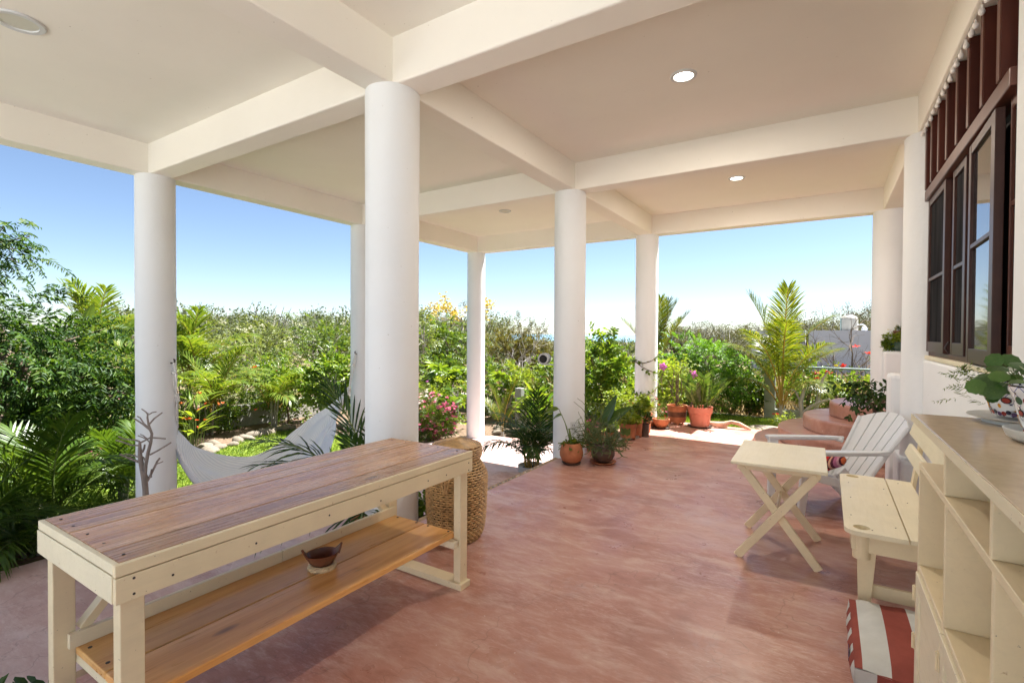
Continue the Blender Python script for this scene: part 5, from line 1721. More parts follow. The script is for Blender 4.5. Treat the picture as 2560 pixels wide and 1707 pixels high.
while yy < 9.1:
    x = -9.95 + .35 * math.sin(yy * 1.7)
    yl = 7.2 - .25 * (x + 9) + .15 * math.sin(3 * x)
    if yy < yl:
        stone(x + rng.normal() * .06, yy, rng.uniform(.09, .16), 'rounded pale stone in the edging along the lawn')
        if rng.random() < .6:
            stone(x - .28 + rng.normal() * .08, yy + .1, rng.uniform(.08, .15), 'rounded pale stone in the edging along the lawn')
    yy += rng.uniform(.2, .3)
xx = -9.8
while xx < -6.4:
    y = 7.25 - .25 * (xx + 9) + .15 * math.sin(3 * xx)
    stone(xx, y + rng.normal() * .05, rng.uniform(.09, .17), 'rounded pale stone in the edging along the lawn')
    if rng.random() < .55:
        stone(xx + .1, y + .27, rng.uniform(.09, .15), 'rounded pale stone in the edging along the lawn')
    xx += rng.uniform(.21, .32)
stone(-8.75, 6.05, .24, 'big lone pale stone on the lawn left of the hammock end')
for x, y, s in ((-6.05, 9.05, .15), (-6.2, 9.3, .17), (-5.9, 9.35, .14), (-5.75, 9.1, .11)):
    stone(x, y, s, 'pale stone heaped beside the patio corner column')

# ------------------------------------------------------------------ garden palms
AR = [frond_mesh('areca_frond', 1.5, 1.38, .75, 34, .46, .030, .16, 11, .2, .25, 1.05, .5, .013),
      frond_mesh('areca_frond', 1.5, 1.12, 1.25, 34, .46, .030, .28, 12, .2, .2, 1.05, .5, .013),
      frond_mesh('areca_frond', 1.45, .85, 1.6, 32, .44, .030, .34, 13, .18, .15, 1.05, .5, .013)]
FP = [frond_mesh('palm_frond', 1.15, 1.30, .8, 38, .42, .020, .14, 21, .16, .22, 1.0, .4, .010),
      frond_mesh('palm_frond', 1.15, 1.0, 1.2, 38, .42, .020, .26, 22, .16, .18, 1.0, .4, .010),
      frond_mesh('palm_frond', 1.1, .7, 1.5, 36, .40, .020, .32, 23, .14, .12, 1.0, .4, .010)]
CO = [frond_mesh('coconut_frond', 2.25, 1.52, .55, 86, .52, .017, .16, 31, .36, .30, 1.0, .45, .018),
      frond_mesh('coconut_frond', 2.2, 1.38, 1.15, 86, .54, .017, .32, 32, .36, .22, 1.1, .5, .018),
      frond_mesh('coconut_frond', 1.9, 1.2, 1.9, 80, .52, .017, .42, 33, .34, .18, 1.1, .5, .018)]
def ring(n, seed, mix, smin, smax, spread=.1, dz=0):
    r = random.Random(seed)
    return [(mix[k % len(mix)], k * 137.5 + r.uniform(-20, 20), r.uniform(smin, smax), dz + r.uniform(-.1, .1), (r.uniform(-spread, spread), r.uniform(-spread, spread)), r.uniform(-.12, .12), r.uniform(-.1, .1)) for k in range(n)]
AM, FM_, CM = [M['lf_areca'], M['stemyellow']], [M['lf_palm'], M['stemgreen']], [M['lf_coco'], M['stemyellow']]
def canes(n, seed, h, sp, r=.02):
    q = random.Random(seed)
    o = []
    for _ in range(n):
        a, d = q.uniform(0, 6.28), q.uniform(0, sp)
        x, y = d * math.cos(a), d * math.sin(a)
        o.append(([(x, y, -.05), (x * 1.3, y * 1.3, h * .5), (x * 1.8, y * 1.8, h)], [r, r * .9, r * .7]))
    return o
palm('areca_palm', (-12.9, 6.0, -.8), 'tall yellow green areca palm right of the left column, rising above the bushes', 'palm', ring(17, 1, (0, 1, 0, 1, 2), 1.0, 1.35, .2, 1.0), AR, AM, canes(9, 1, 1.2, .2))
palm('areca_palm', (-11.2, 5.6, -.8), 'arching areca palm in the middle of the bed behind the hammock', 'palm', ring(16, 2, (0, 1, 2, 1), .85, 1.1, .15, .55), AR, AM, canes(8, 2, .7, .16))
palm('areca_palm', (-10.75, 6.75, -.8), 'rightmost drooping areca palm with golden fronds beyond the hammock', 'palm', ring(13, 3, (1, 2, 1, 2), .75, .95, .12, .55), AR, AM, canes(7, 3, .7, .12))
palm('areca_palm', (-12.0, 4.7, -.8), 'areca palm partly hidden by the left column', 'palm', ring(14, 4, (0, 1, 1, 2), .9, 1.15, .15, .7), AR, AM, canes(7, 4, .9, .15))
palm('fan_palm', (-7.25, 1.85, -.8), 'front green palm with stiff feather fronds beside the patio edge left of the driftwood', 'palm', ring(17, 5, (0, 1, 0, 1, 2), .95, 1.2, .14, .12), FP, FM_, canes(8, 5, .3, .12))
palm('fan_palm', (-7.0, 1.15, -.8), 'front green palm drooping over the patio edge at the far left', 'palm', ring(16, 6, (1, 2, 1, 0, 2), .85, 1.1, .12, .05), FP, FM_, canes(8, 6, .25, .12))
palm('fan_palm', (-7.7, 2.75, -.8), 'green palm close behind the driftwood and left column', 'palm', ring(14, 7, (1, 0, 2, 1), .8, 1.0, .12, .1), FP, FM_, canes(6, 7, .3, .12))
palm('fan_palm', (-6.75, .45, -.8), 'green palm at the patio edge behind the left end of the plank table', 'palm', ring(15, 17, (1, 2, 0, 2, 1), .8, 1.05, .12, .05), FP, FM_, canes(7, 17, .25, .12))
palm('fan_palm', (-6.55, 1.0, -.8), 'low green palm whose fronds hang over the patio edge at the far left', 'palm', ring(15, 18, (2, 1, 2, 1), .75, .95, .1, .0), FP, FM_, canes(5, 18, .2, .1))
palm('fan_palm', (-6.5, 1.62, -.8), 'small green palm at the patio edge in front of the stiff feather fronds', 'palm', ring(13, 19, (1, 2, 2, 1), .65, .85, .1, .0), FP, FM_, canes(5, 19, .2, .1))
palm('tall_palm', (-17.2, 5.6, -.8), 'distant feathery palm showing above the dark tree against the sky', 'palm', ring(15, 8, (0, 1, 0, 1, 2), 1.1, 1.5, .15, 1.6), AR, AM, canes(4, 8, 1.7, .12, .05))
palm('coconut_palm', (-.70, 10.55, -.29), 'young coconut palm with big yellow green fronds in front of the white house', 'palm',
     [(0, 170, 1.02, .28), (1, 14, .92, .28, (0, 0), 0, -.22), (1, 205, .76, .26), (1, 350, .72, .26), (2, 205, .75, .25), (1, 272, 1.0, .27), (2, 305, .75, .25), (2, 30, .72, .25), (1, 120, .85, .26), (2, 165, .72, .25), (1, 312, .78, .26), (0, 285, 1.05, .28), (1, 185, .74, .26), (1, 242, .9, .26)], CO, CM,
     [([(0, 0, -.1), (.02, 0, .12), (.0, .02, .3), (0, 0, .5)], [.085, .07, .06, .04])])
palm('coconut_palm', (-3.75, 13.0, -.7), 'upright coconut palm fronds rising behind the vine wrapped column', 'palm',
     [(0, 0, .86, 1.1), (0, 75, .9, 1.1), (0, 180, .8, 1.1), (0, 335, .72, 1.1, (0, 0), 0, .25), (0, 200, .75, 1.1, (0, 0), 0, .3), (2, 150, .6, .9), (0, 300, .9, 1.1), (0, 25, .8, 1.1, (0, 0), 0, .2)], CO, CM, [([(0, 0, -.1), (0, 0, .6), (0, 0, 1.3)], [.11, .09, .05])])
palm('coconut_palm', (-5.75, 8.75, -.8), 'very young coconut palm with two bright fronds right beside the patio corner column', 'palm',
     [(0, 15, .56, .05), (0, 200, .5, .05), (1, 175, .5, .0), (1, 60, .52, 0)], CO, CM, [([(0, 0, -.05), (0, 0, .15)], [.06, .03])])
bt = thing('banana_plant', (-16.2, 5.0, -.9), 'banana plant with one broad torn leaf beside the distant palm', 'banana plant')
for b, D, L, wd in (((-16.2, 5.0, .9), (.25, -.1, .75), 1.25, .5), ((-16.2, 5.05, .8), (-.4, .3, .8), 1.2, .45), ((-15.1, 5.2, .9), (.3, .3, .8), 1.1, .42)):
    leaf_blade(bt, b, D, (.5, -.8, .2), L, wd, 'lf_bright', stem=(-16.2, 5.0, -.8))
gg = thing('ginger_plant', (-10.1, 4.7, -.8), 'bright ginger clump with long shiny leaves beside the hammock cords', 'ginger plant')
rg_ = random.Random(9)
for k in range(34):
    a = rg_.uniform(0, 6.28)
    h_ = rg_.uniform(.25, .95)
    r = rg_.uniform(.02, .26)
    b = (-10.1 + r * math.cos(a), 4.75 + r * math.sin(a), -.8 + h_)
    leaf_blade(gg, b, (math.cos(a) * .75, math.sin(a) * .75, rg_.uniform(.2, .85)), (0, 0, 1), rg_.uniform(.34, .52), rg_.uniform(.07, .10), 'lf_lime' if k % 3 else 'lf_bright', stem=(-10.1 + r * .5 * math.cos(a), 4.75 + r * .5 * math.sin(a), -.8), curl=.3)
F = Fol()
rng = np.random.default_rng(10)
blossoms(rng, np.array([-9.85, 4.75, -.05]) + rng.normal(size=(14, 3)) * np.array([.25, .25, .2]), .05).build('blossoms', M['fl_orange'], gg)

# ------------------------------------------------------------------ trees and shrubs, left to right
def pinnate_tree(name, base, crowns, n_each, Ln, k, lL, lW, mat, label, seed, trunk=.09, droop=.35, bark='bark', cat='tree', upb=.1, ang=1.1):
    rng = np.random.default_rng(seed)
    t = thing(name, base, label, cat)
    F = Fol()
    tips = []
    for (c, R), n in zip(crowns, n_each):
        P, d = crown_pts(rng, c, R, n, .3, .3)
        D = nrm(d * 1.0 + rng.normal(size=d.shape) * .55 + UPV * upb)
        sprays(F, rng, P - D * Ln * .6, D, Ln * rng.uniform(.7, 1.25, n), k, lL, lW, ang, droop, 'diamond', .35, .28)
        tips += list(P[rng.choice(n, min(n, 8), replace=False)])
    F.build('crown', M[mat], t)
    mb = MB()
    c0 = crowns[0][0]
    limbs(mb, rng, base, (c0[0], c0[1], c0[2]), trunk, tips, .35)
    mb.build('trunk', M[bark], t, smooth=True)
    return t
pinnate_tree('neem_tree', (-10.5, 2.2, -.8), [((-10.3, 2.45, 1.0), (1.55, 1.35, 1.0)), ((-11.2, 1.6, 1.5), (1.3, 1.0, 1.1)), ((-9.5, 3.0, .55), (.8, .8, .75)), ((-9.9, 1.9, .1), (.9, .9, .6)), ((-11.9, 1.3, 2.2), (1.0, .8, .9))], (900, 420, 320, 300, 200), .40, 8, .115, .30, 'lf_neem',
             'big dark drooping leaved tree at the left edge with a sprig against the sky', 71, .12)
nt_ = [o for o in COL.objects if o.name == 'neem_tree'][0]
rng = np.random.default_rng(171)
mb = MB().tube([(-11.6, .9, 1.9), (-10.6, 1.5, 2.35), (-9.9, 2.0, 2.60), (-9.45, 2.3, 2.72)], [.04, .028, .016, .006], 6)
for e in ((-9.7, 2.3, 2.35), (-9.55, 2.1, 2.9), (-10.0, 2.2, 2.2), (-9.3, 2.35, 2.55)):
    mb.tube([(-10.15, 1.8, 2.52), (-9.95, 2.0, 2.55), e], [.012, .009, .004], 5)
bg_ = mb.build('bough', M['bark'], nt_, smooth=True)
P = np.array([-9.85, 2.05, 2.55])[None] + rng.normal(size=(64, 3)) * np.array([.30, .22, .24])
D = nrm(rng.normal(size=P.shape) * .5 + np.array([.55, .45, -.05]))
sprays(Fol_ := Fol(), rng, P, D, .34 * rng.uniform(.7, 1.2, 64), 9, .105, .28, 1.0, .45, 'diamond', .3, .3)
Fol_.build('bough_leaves', M['lf_neem'], nt_)
bush('flowering_bush', (-11.3, 3.5, -.85), (-11.2, 3.6, -.1), (1.0, .95, .75), 420, .085, .55, 'lf_bright', 'sunlit pink flowered bush between the dark tree and the left column', 'bush', 72, flowers=[('fl_pink', 16, .06, 3)])
bush('flowering_bush', (-11.6, 2.2, -.85), (-11.5, 2.2, -.15), (1.0, .9, .7), 380, .08, .55, 'lf_bright', 'sunlit bush behind the front palms under the dark tree', 'bush', 73, flowers=[('fl_pink', 8, .05, 2), ('fl_red', 4, .05)])
bush('leafy_bush', (-9.2, 1.4, -.85), (-9.2, 1.4, -.25), (.9, .8, .6), 260, .11, .55, 'lf_mid', 'broad leaved shrub at the left edge behind the drooping front palm', 'bush', 74, flowers=[('fl_red', 5, .05)])
bush('leafy_bush', (-8.3, .6, -.85), (-8.3, .6, -.45), (.9, .7, .5), 240, .10, .5, 'lf_mid', 'low shrub at the far left patio edge under the palms', 'bush', 75)
bush('hedge_shrub', (-11.2, 4.5, -.8), (-11.2, 4.55, -.25), (.6, .6, .6), 300, .09, .5, 'lf_mid', 'dark green shrub behind the ginger clump and the left hammock cords', 'shrub', 176)
bush('hedge_shrub', (-11.35, 5.6, -.8), (-11.3, 5.7, -.35), (.45, .7, .5), 260, .08, .5, 'lf_mid', 'low leafy shrub under the areca palms along the pale wall', 'shrub', 177)
bush('hedge_shrub', (-13.3, 4.6, -.85), (-13.3, 4.6, .35), (1.2, 1.1, 1.1), 420, .10, .5, 'lf_mid', 'tall green shrub behind the left column', 'shrub', 76)
bush('hedge_shrub', (-11.0, 7.3, -.8), (-11.0, 7.3, .0), (.75, .7, .78), 420, .095, .6, 'lf_bright', 'rounded bright green shrub right of the golden areca palm', 'shrub', 77, flowers=[('fl_orange', 5, .06)])
bush('hedge_shrub', (-9.55, 7.45, -.8), (-9.55, 7.45, .25), (.62, .6, .72), 420, .115, .6, 'lf_bright', 'bright shrub with pale multi stem trunk above the stones near the hammock end', 'shrub', 78, bark='palebark', trunk=.045, zmin=-.35)
bush('hedge_shrub', (-8.7, 8.3, -.8), (-8.7, 8.3, .15), (.75, .7, .75), 360, .09, .5, 'lf_mid', 'pink and orange flowered shrub behind the right hammock rope', 'shrub', 79, flowers=[('fl_pink', 22, .05, 2), ('fl_orange', 7, .07)])
bush('hedge_shrub', (-12.6, 7.6, -.85), (-12.6, 7.6, .1), (.8, .8, .85), 360, .085, .55, 'lf_mid', 'deep green shrub behind the rounded bright one', 'shrub', 80)
bush('hedge_shrub', (-7.3, 6.9, -.8), (-7.3, 6.9, -.55), (.5, .45, .28), 160, .07, .35, 'lf_mid', 'low magenta dotted plants at the lawn end below the hammock', 'shrub', 81, flowers=[('fl_mauve', 16, .03)])
pinnate_tree('moringa_tree', (-15.5, 9.2, -.9), [((-15.5, 9.2, .6), (1.7, 1.4, 1.15)), ((-14.6, 8.6, -.1), (1.3, 1.1, .8))], (380, 200), .42, 8, .085, .5, 'lf_pale', 'pale feathery tree with cream blossoms left of the middle', 82, .07, .25, 'palebark', upb=.4)
pinnate_tree('moringa_tree', (-12.9, 9.9, -.9), [((-12.9, 9.9, .9), (1.2, 1.1, 1.15)), ((-12.4, 9.6, -.1), (1.0, .9, .7))], (330, 180), .45, 8, .085, .5, 'lf_mid', 'tall feathery tree with upright sprays next to the half hidden column', 83, .06, .2, 'palebark', upb=.6)
pinnate_tree('moringa_tree', (-18.5, 9.0, -.9), [((-18.5, 9.0, .7), (1.8, 1.5, 1.2))], (330,), .45, 8, .09, .5, 'lf_pale', 'pale feathery tree behind the tall areca palm', 84, .07, .25, 'palebark', upb=.4)
rng = np.random.default_rng(85)
for nm, c, R, n in ((0, (-15.5, 9.2, .7), (1.7, 1.4, 1.15), 34), (1, (-12.9, 9.9, .9), (1.1, 1.0, 1.1), 16)):
    P, d = crown_pts(rng, c, R, n, .9, .2)
    P = np.repeat(P, 6, 0) + rng.normal(size=(n * 6, 3)) * .06
    par = [o for o in COL.objects if o.name.startswith('moringa_tree')][nm]
    blossoms(rng, P, .055, 4).build('blossoms', M['fl_cream'], par)
# between the thick column and the corner column
def lobed_tree(name, base, h, n, label, seed, L=.30):
    """papaya: bare stem and palmate leaves on long stalks"""
    rng = np.random.default_rng(seed)
    t = thing(name, base, label, 'papaya tree')
    mb = MB()
    b = Vector(base)
    heads = [b + Vector((0, 0, h))]
    mb.tube([b, b + Vector((.03, 0, h * .5)), heads[0]], [.06, .05, .03], 8)
    for s in (-1, 1, .6, -.5):
        e = b + Vector((s * .42, .15 * s, h * rng.uniform(.7, .95)))
        mb.tube([b + Vector((0, 0, h * .35)), b + Vector((s * .3, .1 * s, h * .5)), e], [.035, .03, .02], 6)
        heads.append(e)
    mb.build('trunk', M['palebark'], t, smooth=True)
    for k in range(n):
        hd = np.array(heads[k % len(heads)])
        a, el = rng.uniform(0, 6.28), rng.uniform(-.2, 1.0)
        d = np.array([math.cos(a) * math.cos(el), math.sin(a) * math.cos(el), math.sin(el)])
        st = rng.uniform(.18, .38)
        p = hd + d * st
        F = Fol()
        side = nrm(np.cross(d, UPV)[None])[0]
        nn = nrm((np.cross(side, d) + rng.normal(size=3) * .25)[None])[0]
        for q in np.linspace(-2.0, 2.0, 7):
            D = d * math.cos(q) + side * math.sin(q) - UPV * .25
            F.leaves(p[None], D[None], nn[None], L * (1 - .13 * abs(q)) * rng.uniform(.85, 1.1), L * .30, 'oval', .18)
        lf = F.build('leaf', M['lf_bright' if k % 3 else 'lf_mid'], t)
        m2 = MB().tube([tuple(hd), tuple(hd + d * st * .5 + UPV * .02), tuple(p)], .006, 4)
        m2.build('stalk', M['stemgreen'], lf)
    return t
lobed_tree('papaya_tree', (-7.85, 9.3, -.85), 1.25, 46, 'papaya tree with big lobed leaves between the thick column and the corner column', 91)
lobed_tree('papaya_tree', (-6.9, 10.5, -.85), 1.0, 26, 'papaya tree right of the corner column in front of the brown tree', 92, .28)
lobed_tree('papaya_tree', (-5.2, 12.4, -.85), 1.1, 20, 'papaya tree tucked behind the grey speaker', 93, .28)
bush('oleander_bush', (-6.75, 7.75, -.8), (-6.75, 7.75, -.38), (.42, .42, .36), 300, .12, .16, 'lf_mid', 'dark leaved pink oleander hugging the patio corner column', 'oleander', 94, 5, .2, .6, flowers=[('fl_pink', 34, .055, 5)], upb=.6)
bush('oleander_bush', (-7.35, 7.9, -.8), (-7.35, 7.9, -.2), (.38, .4, .42), 230, .11, .16, 'lf_pale', 'pale oleander with white and peach blossom right of the thick column', 'oleander', 95, 5, .2, .6, flowers=[('fl_white', 30, .055, 5), ('fl_pink', 8, .05, 3)], upb=.6)
bush('lime_shrub', (-7.6, 8.75, -.8), (-7.6, 8.75, -.15), (.75, .55, .48), 330, .085, .6, 'lf_lime', 'lime green shrub under the papaya tree', 'shrub', 96, flowers=[('fl_mauve', 10, .045)])
pl_ = bush('plumeria_shrub', (-6.9, 8.5, -.8), (-6.75, 8.5, .1), (.4, .35, .2), 16, .26, .28, 'lf_bright', 'sparse plumeria with thick bare stems before the lime green shrub', 'plumeria', 97, 3, .12, .9, .1, bark='palebark', trunk=.035, upb=1.0, ntips=12)
bush('hedge_shrub', (-8.9, 10.4, -.85), (-8.9, 10.4, .1), (.9, .7, .85), 380, .09, .55, 'lf_mid', 'green shrub behind the papaya tree by the thick column', 'shrub', 98)
bush('hedge_shrub', (-7.6, 11.2, -.85), (-7.6, 11.0, .0), (.9, .6, .8), 380, .09, .55, 'lf_bright', 'bright shrub behind the corner column', 'shrub', 99)
bush('hedge_shrub', (-6.4, 11.0, -.85), (-6.5, 10.9, .0), (.7, .5, .72), 340, .085, .55, 'lf_lime', 'yellow green shrub round the weathered garden post', 'shrub', 100)
bush('hedge_shrub', (-5.5, 11.2, -.85), (-5.5, 11.1, .15), (.75, .55, .85), 380, .10, .5, 'lf_bright', 'bright hedge shrub left of the speaker column', 'shrub', 101)
bush('hedge_shrub', (-4.7, 11.0, -.7), (-4.7, 11.0, .2), (.7, .55, .85), 340, .09, .55, 'lf_mid', 'hedge shrub behind the speaker column', 'shrub', 102)
cp = thing('corn_plant', (-5.45, 9.5, -.8), 'upright plant with rosettes of strap leaves behind the white potted palm', 'corn plant')
mb = MB()
for k, (dx, dy, h_) in enumerate(((0, 0, .85), (.28, .1, .7), (-.22, .05, .62), (.1, -.2, .5))):
    p = Vector((-5.45 + dx, 9.5 + dy, -.8))
    mb.tube([p, p + Vector((.02, 0, h_))], [.03, .022], 7)
    F = Fol()
    rng = np.random.default_rng(110 + k)
    n = 26
    D = rdir(rng, n)
    D[:, 2] = np.abs(D[:, 2]) * .9 + .1
    F.leaves(np.repeat([[p.x + .02, p.y, p.z + h_]], n, 0) - UPV * rng.uniform(0, .2, n)[:, None], D, np.cross(np.cross(D, UPV), D), rng.uniform(.3, .45, n), .06, 'oval', .35)
    F.build('rosette', M['lf_bright'], cp)
mb.build('cane', M['palebark'], cp, smooth=True)

# middle distance trees
pinnate_tree('dense_tree', (-15.6, 19.0, -1.0), [((-15.6, 19.0, .75), (1.9, 1.5, 1.35)), ((-16.6, 18.6, .6), (1.3, 1.2, 1.4))], (620, 300), .40, 5, .16, .5, 'lf_mid', 'rounded green tree below the yellow blossom between the columns', 121, .12, .3)
pinnate_tree('olive_tree', (-12.0, 19.0, -1.0), [((-12.1, 19.0, .85), (1.4, 1.3, 1.15)), ((-11.0, 19.1, .5), (1.1, 1.1, 1.3)), ((-10.3, 19.4, .1), (.9, .9, .9))], (520, 330, 200), .42, 6, .12, .42, 'lf_olive', 'brownish olive tree right of the patio corner column', 122, .10, .1, upb=.8)
yt = pinnate_tree('trumpet_tree', (-18.8, 24.0, -1.0), [((-18.8, 24.0, 2.4), (2.6, 1.8, .9))], (110,), .5, 4, .14, .5, 'lf_olive', 'thin tree with bright yellow blossom clusters seen above the green tree', 123, .12, .1, 'palebark', upb=.8)
rng = np.random.default_rng(124)
P, d = crown_pts(rng, (-18.8, 24.0, 2.6), (2.6, 1.8, .85), 26, .8, .2)
P = np.repeat(P[P[:, 2] > 2.3], 14, 0)
P = P + rng.normal(size=P.shape) * .17
blossoms(rng, P, .13, 4).build('blossoms', M['fl_yellow'], yt)
bush('thin_tree', (-15.2, 16.6, -1.0), (-15.1, 16.6, 1.4), (.8, .7, 1.3), 90, .16, .55, 'lf_pale', 'thin pale tree just right of the thick column', 'tree', 125, 4, .5, trunk=.05, bark='palebark', ntips=16)
def bare(name, base, h, sp, label, cat, seed, lev=4, r=.04, mat='bark', n0=3):
    rng = np.random.default_rng(seed)
    t = thing(name, base, label, cat)
    mb = MB()
    def br(p, d, L, rr, lv):
        q = p + d * L * .5 + Vector(rng.normal(size=3)) * L * .07
        e = p + d * L + Vector(rng.normal(size=3)) * L * .05
        mb.tube([p, q, e], [rr, rr * .85, rr * .65], 5 if lv > 1 else 3, cap=False)
        if lv:
            for _ in range(int(rng.integers(2, 4))):
                nd = (d + Vector(rng.normal(size=3)) * sp + Vector((0, 0, .12))).normalized()
                br(e if rng.random() < .6 else q, nd, L * rng.uniform(.6, .85), rr * .6, lv - 1)
    for _ in range(n0):
        d = Vector((rng.normal() * .3, rng.normal() * .3, 1)).normalized()
        br(Vector(base), d, h, r, lev)
    mb.build('branches', M[mat], t)
    return t
bare('bare_tree', (-10.2, 16.2, -1.0), .95, .5, 'leafless grey scrub tree left of the speaker', 'bare tree', 131, 4, .03, 'palebark')
bare('bare_tree', (-14.8, 15.5, -1.0), .8, .55, 'leafless grey shrub below the rounded green tree', 'bare tree', 132, 4, .025, 'palebark', 4)

# between speaker column and vine column
bush('broadleaf_shrub', (-4.0, 9.9, -.55), (-4.0, 9.95, .55), (.72, .6, .95), 430, .135, .5, 'lf_bright', 'tall broad leaved shrub between the speaker column and the vine column', 'shrub', 141, 4, .24, flowers=None, trunk=.035, ntips=14, upb=.7)
bush('lime_shrub', (-3.2, 9.2, -.35), (-3.25, 9.25, .0), (.45, .4, .42), 230, .07, .45, 'lf_lime', 'yellow green shrub behind the row of pots left of the vine column', 'shrub', 142)
bush('hedge_shrub', (-3.3, 10.9, -.5), (-3.3, 10.9, .35), (.6, .5, .75), 320, .09, .5, 'lf_bright', 'bright hedge shrub just left of the vine column', 'shrub', 143)
# right of the vine column
bush('lime_shrub', (-2.45, 9.35, -.2), (-2.42, 9.35, .5), (.34, .3, .5), 240, .075, .6, 'lf_lime', 'lime green climber close behind the vine column', 'climber', 144, flowers=None)
bush('hedge_shrub', (-2.2, 10.0, -.25), (-2.15, 10.0, .25), (.5, .4, .48), 260, .075, .55, 'lf_mid', 'darker shrub between vine column and feathery tree', 'shrub', 145)
pinnate_tree('feathery_tree', (-1.95, 10.1, -.25), [((-2.05, 10.5, .95), (.88, .7, .52)), ((-1.75, 10.4, .45), (.72, .6, .42)), ((-2.3, 10.6, .5), (.5, .5, .4))], (520, 260, 160), .30, 9, .055, .5, 'lf_feather', 'bright green feathery leaved tree behind the pink pot', 146, .05, .3, 'palebark', upb=.3, ang=1.0)
bush('flowering_hedge', (-1.3, 11.3, -.35), (-1.32, 11.3, .30), (.55, .35, .55), 330, .075, .7, 'lf_mid', 'dark leaved hedge bush left of the concrete post', 'hedge', 147, zmin=-.12, trunk=.02, ntips=14, shell=.2)
bush('flowering_hedge', (-.3, 11.5, -.3), (-.25, 11.5, .35), (.6, .35, .5), 260, .07, .65, 'lf_bright', 'hedge bush with pale yellow flowers behind the coconut palm trunk', 'hedge', 148, flowers=[('fl_yellow', 10, .05)], trunk=.02, ntips=14)
bush('flowering_hedge', (.45, 11.5, -.3), (.45, 11.5, .25), (.6, .35, .55), 170, .065, .6, 'lf_bright', 'loose twiggy hedge with red hibiscus before the white house', 'hedge', 149, flowers=[('fl_red', 4, .10, 2)], trunk=.02, ntips=20, lump=.4)
bush('flowering_hedge', (1.15, 11.6, -.3), (1.15, 11.6, .5), (.55, .35, .85), 130, .06, .6, 'lf_mid', 'thin hedge twigs beside the landing column', 'hedge', 150, flowers=[('fl_red', 3, .08, 2), ('fl_pink', 3, .05)], trunk=.015, ntips=22, lump=.45)
bush('coral_flower', (1.0, 10.2, -.25), (.95, 10.2, .12), (.35, .3, .28), 120, .08, .5, 'lf_lime', 'coral flowered plant peeping over the top stair', 'shrub', 151, flowers=[('fl_orange', 12, .06, 2), ('fl_red', 5, .05)])
bare('bare_tree', (.35, 13.2, -.5), .85, .48, 'leafless dark twigged tree in front of the white house', 'bare tree', 152, 5, .04, 'bark', 4)
pb = thing('plumeria_stump', (-.35, 10.2, -.25), 'bare pale plumeria with stubby cut branches beside the stairs', 'plumeria')
mb = MB()
mb.tube([(-.37, 10.2, -.3), (-.36, 10.2, .0), (-.38, 10.2, .22), (-.33, 10.2, .45), (-.24, 10.22, .50)], [.045, .04, .036, .03, .02], 9)
mb.tube([(-.36, 10.2, .0), (-.25, 10.12, .15), (-.10, 10.08, .25), (.05, 10.05, .33)], [.035, .032, .026, .022], 8)
mb.tube([(-.36, 10.2, .05), (-.44, 10.15, .12), (-.50, 10.12, .17)], [.022, .016, .010], 6)
mb.tube([(-.37, 10.2, .2), (-.46, 10.22, .40), (-.50, 10.2, .44)], [.02, .015, .008], 6)
mb.tube([(-.16, 10.4, -.3), (-.15, 10.4, .1), (-.10, 10.4, .40), (-.06, 10.4, .62), (.02, 10.38, .78)], [.04, .038, .032, .022, .012], 8)
mb.tube([(-.10, 10.4, .36), (-.22, 10.4, .45), (-.30, 10.42, .52)], [.028, .02, .012], 7)
mb.build('branches', M['palebark'], pb, smooth=True)
bush('lawn_sprig', (-.60, 9.15, -.13), (-.58, 9.15, .02), (.20, .16, .12), 50, .06, .35, 'lf_lime', 'small red flowered sprig on the lawn beside the lowest stair', 'plant', 153, 4, .12, trunk=.006, flowers=[('fl_red', 5, .03)])
tag(MB().lathe((-.78, 8.62, -.12), [(.33, 0), (.30, .07), (.18, .115), (.01, .125)], 18, squash=(1.1, .7)).build('flat_rock', M['stone'], smooth=True), 'flat pale rock at the terrace edge by the lowest stair', 'rock')

# ------------------------------------------------------------------ neighbour's house and tank
hs = thing('neighbour_house', (1, 31, -1), 'plain white flat roofed house beyond the hedge', 'house')
MB().box(-3.45, -.95, 29.8, 34, -1.2, 1.665).build('wall', M['housewhite'], hs)
MB().box(-.78, 7.5, 29.2, 34.5, -1.2, 1.675).build('wall', M['housewhite'], hs)
MB().box(-.949, -.781, 31.0, 34, -1.2, 1.55).build('recess', M['black'], hs)
tk = thing('water_tank', (1.0, 32.6, 1.675), 'beige round water tank on the flat roof of the white house', 'water tank')
MB().lathe((1.0, 32.6, 1.68), [(.40, 0), (.41, .03), (.41, .68), (.395, .70), (.30, .80), (.16, .86), (.155, .93), (.02, .935)], 32).build('tank_body', M['tankm'], tk, smooth=True)
MB().tube([(.63, 32.4, 1.68), (.63, 32.4, 2.35)], .03, 8).build('pipe', M['galv'], tk)
MB().tube([(1.35, 32.3, 2.0), (1.6, 32.3, 2.02), (1.72, 32.3, 1.95), (1.74, 32.3, 1.68)], .025, 8).build('pipe', M['white_plastic'], tk, smooth=True)
MB().lathe((1.68, 32.5, 1.68), [(.12, 0), (.13, .12), (.10, .22), (.02, .25)], 16).build('pump', M['white_plastic'], tk, smooth=True)

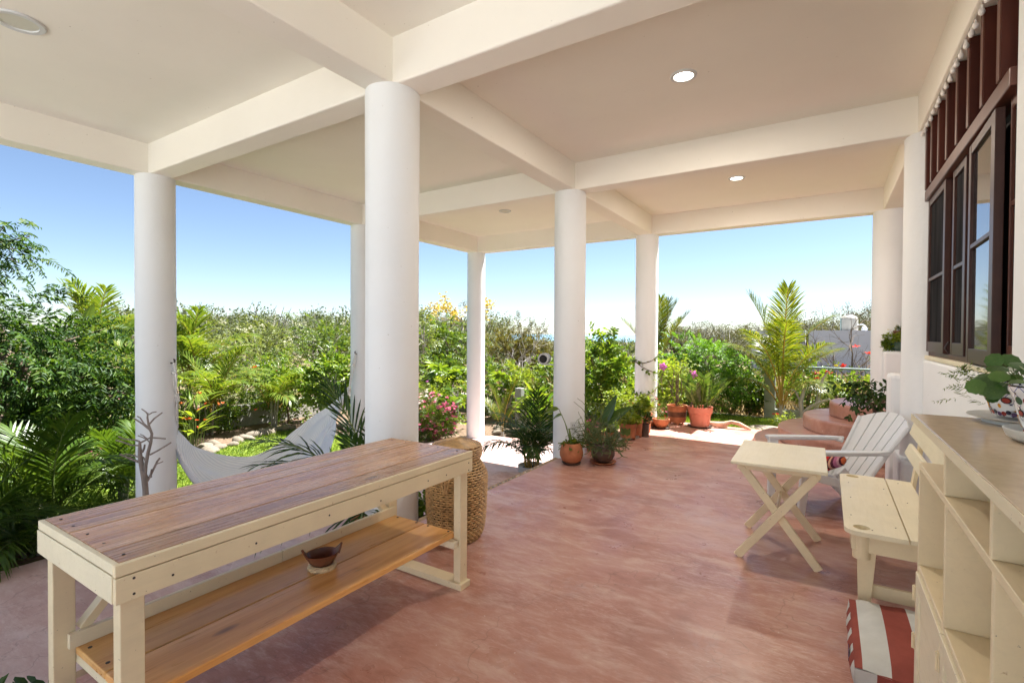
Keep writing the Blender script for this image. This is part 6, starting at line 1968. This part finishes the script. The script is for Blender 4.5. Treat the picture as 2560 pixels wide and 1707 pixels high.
for i_, (x_, y_, z_, r_x, r_z, mt_, lb_) in enumerate((
        (-30.5, 15.0, 1.5, 2.3, 1.25, 'lf_far', 'rounded field tree seen just right of the left column on the horizon'),
        (-27.5, 16.6, 1.15, 1.5, 1.0, 'lf_pale', 'small pale field tree behind the tall areca palm'),
        (-25.5, 19.0, 1.35, 1.7, 1.2, 'lf_far', 'field tree on the horizon above the cream blossoms'),
        (-22.6, 19.8, .95, 1.3, 1.0, 'lf_olive', 'low olive field tree in the middle of the horizon beyond the hammock'),
        (-23.0, 23.5, 1.5, 1.8, 1.3, 'lf_far', 'dark field tree near the half hidden column on the horizon'),
        (-6.5, 25.0, .6, 1.6, .9, 'lf_grey', 'grey dry field tree between speaker column and vine column'))):
    pinnate_tree('field_tree', (x_, y_, -1.1), [((x_, y_, z_), (r_x, r_x, r_z)), ((x_ + .8, y_ + .3, z_ - .7), (r_x * .8, r_x * .8, r_z * .8))], (420, 220), .42, 5, .16, .5, mt_, lb_, 300 + i_, .10, .2, 'palebark', upb=.4)
# ------------------------------------------------------------------ far woods and scrub hill
def woods(name, spots, mat, seed, nleaf=600, ls=.19, flat=.7):
    rng = np.random.default_rng(seed)
    F = Fol()
    mb = MB()
    for x, y, h, w in spots:
        z0 = -1.2
        for q in range(3):
            c = (x + rng.normal() * w * .4, y + rng.normal() * w * .4, z0 + h * rng.uniform(.55, .8))
            P, d = crown_pts(rng, c, (w * .62, w * .62, h * .27), nleaf // 3, .35, .13)
            F.leaves(P, d + rng.normal(size=P.shape) * .8, rdir(rng, len(P)), ls * rng.uniform(.6, 1.3, len(P)), ls * .6, 'diamond')
        for k in range(5):
            a = rng.uniform(0, 6.28)
            mb.tube([(x, y, z0), (x + w * .3 * math.cos(a), y + w * .3 * math.sin(a), z0 + h * .5), (x + w * .75 * math.cos(a), y + w * .75 * math.sin(a), z0 + h * rng.uniform(.7, 1.05))], [.09, .06, .015], 3, cap=False)
    o = F.build(name, M[mat])
    o['kind'] = 'stuff'
    b = mb.build(name + '_branches', M['palebark'])
    b['kind'] = 'stuff'
r_ = random.Random(77)
sp_ = []
for _ in range(105):
    ang, d = r_.uniform(-1.25, -.60), r_.uniform(34, 72)
    sp_.append((d * math.sin(ang), d * math.cos(ang), r_.uniform(1.9, 3.9) + .023 * d, r_.uniform(1.6, 2.8)))
woods('far_woods', sp_, 'lf_far', 201)
sp_ = []
for _ in range(70):
    ang, d = r_.uniform(-.62, -.30), r_.uniform(24, 60)
    sp_.append((d * math.sin(ang), d * math.cos(ang), r_.uniform(1.6, 2.3), r_.uniform(1.2, 2.2)))
woods('far_scrub', sp_, 'lf_far', 202, 420, .17)
sp_ = []
for _ in range(110):
    ang, d = r_.uniform(-.245, .16), r_.uniform(44, 78)
    hh = 3.4 + max(0, (ang + .12) * 9)
    sp_.append((d * math.sin(ang), d * math.cos(ang), r_.uniform(.65, 1.15) * hh * d / 60, r_.uniform(1.6, 2.6)))
woods('scrub_hill', sp_, 'lf_grey', 203, 900, .15)
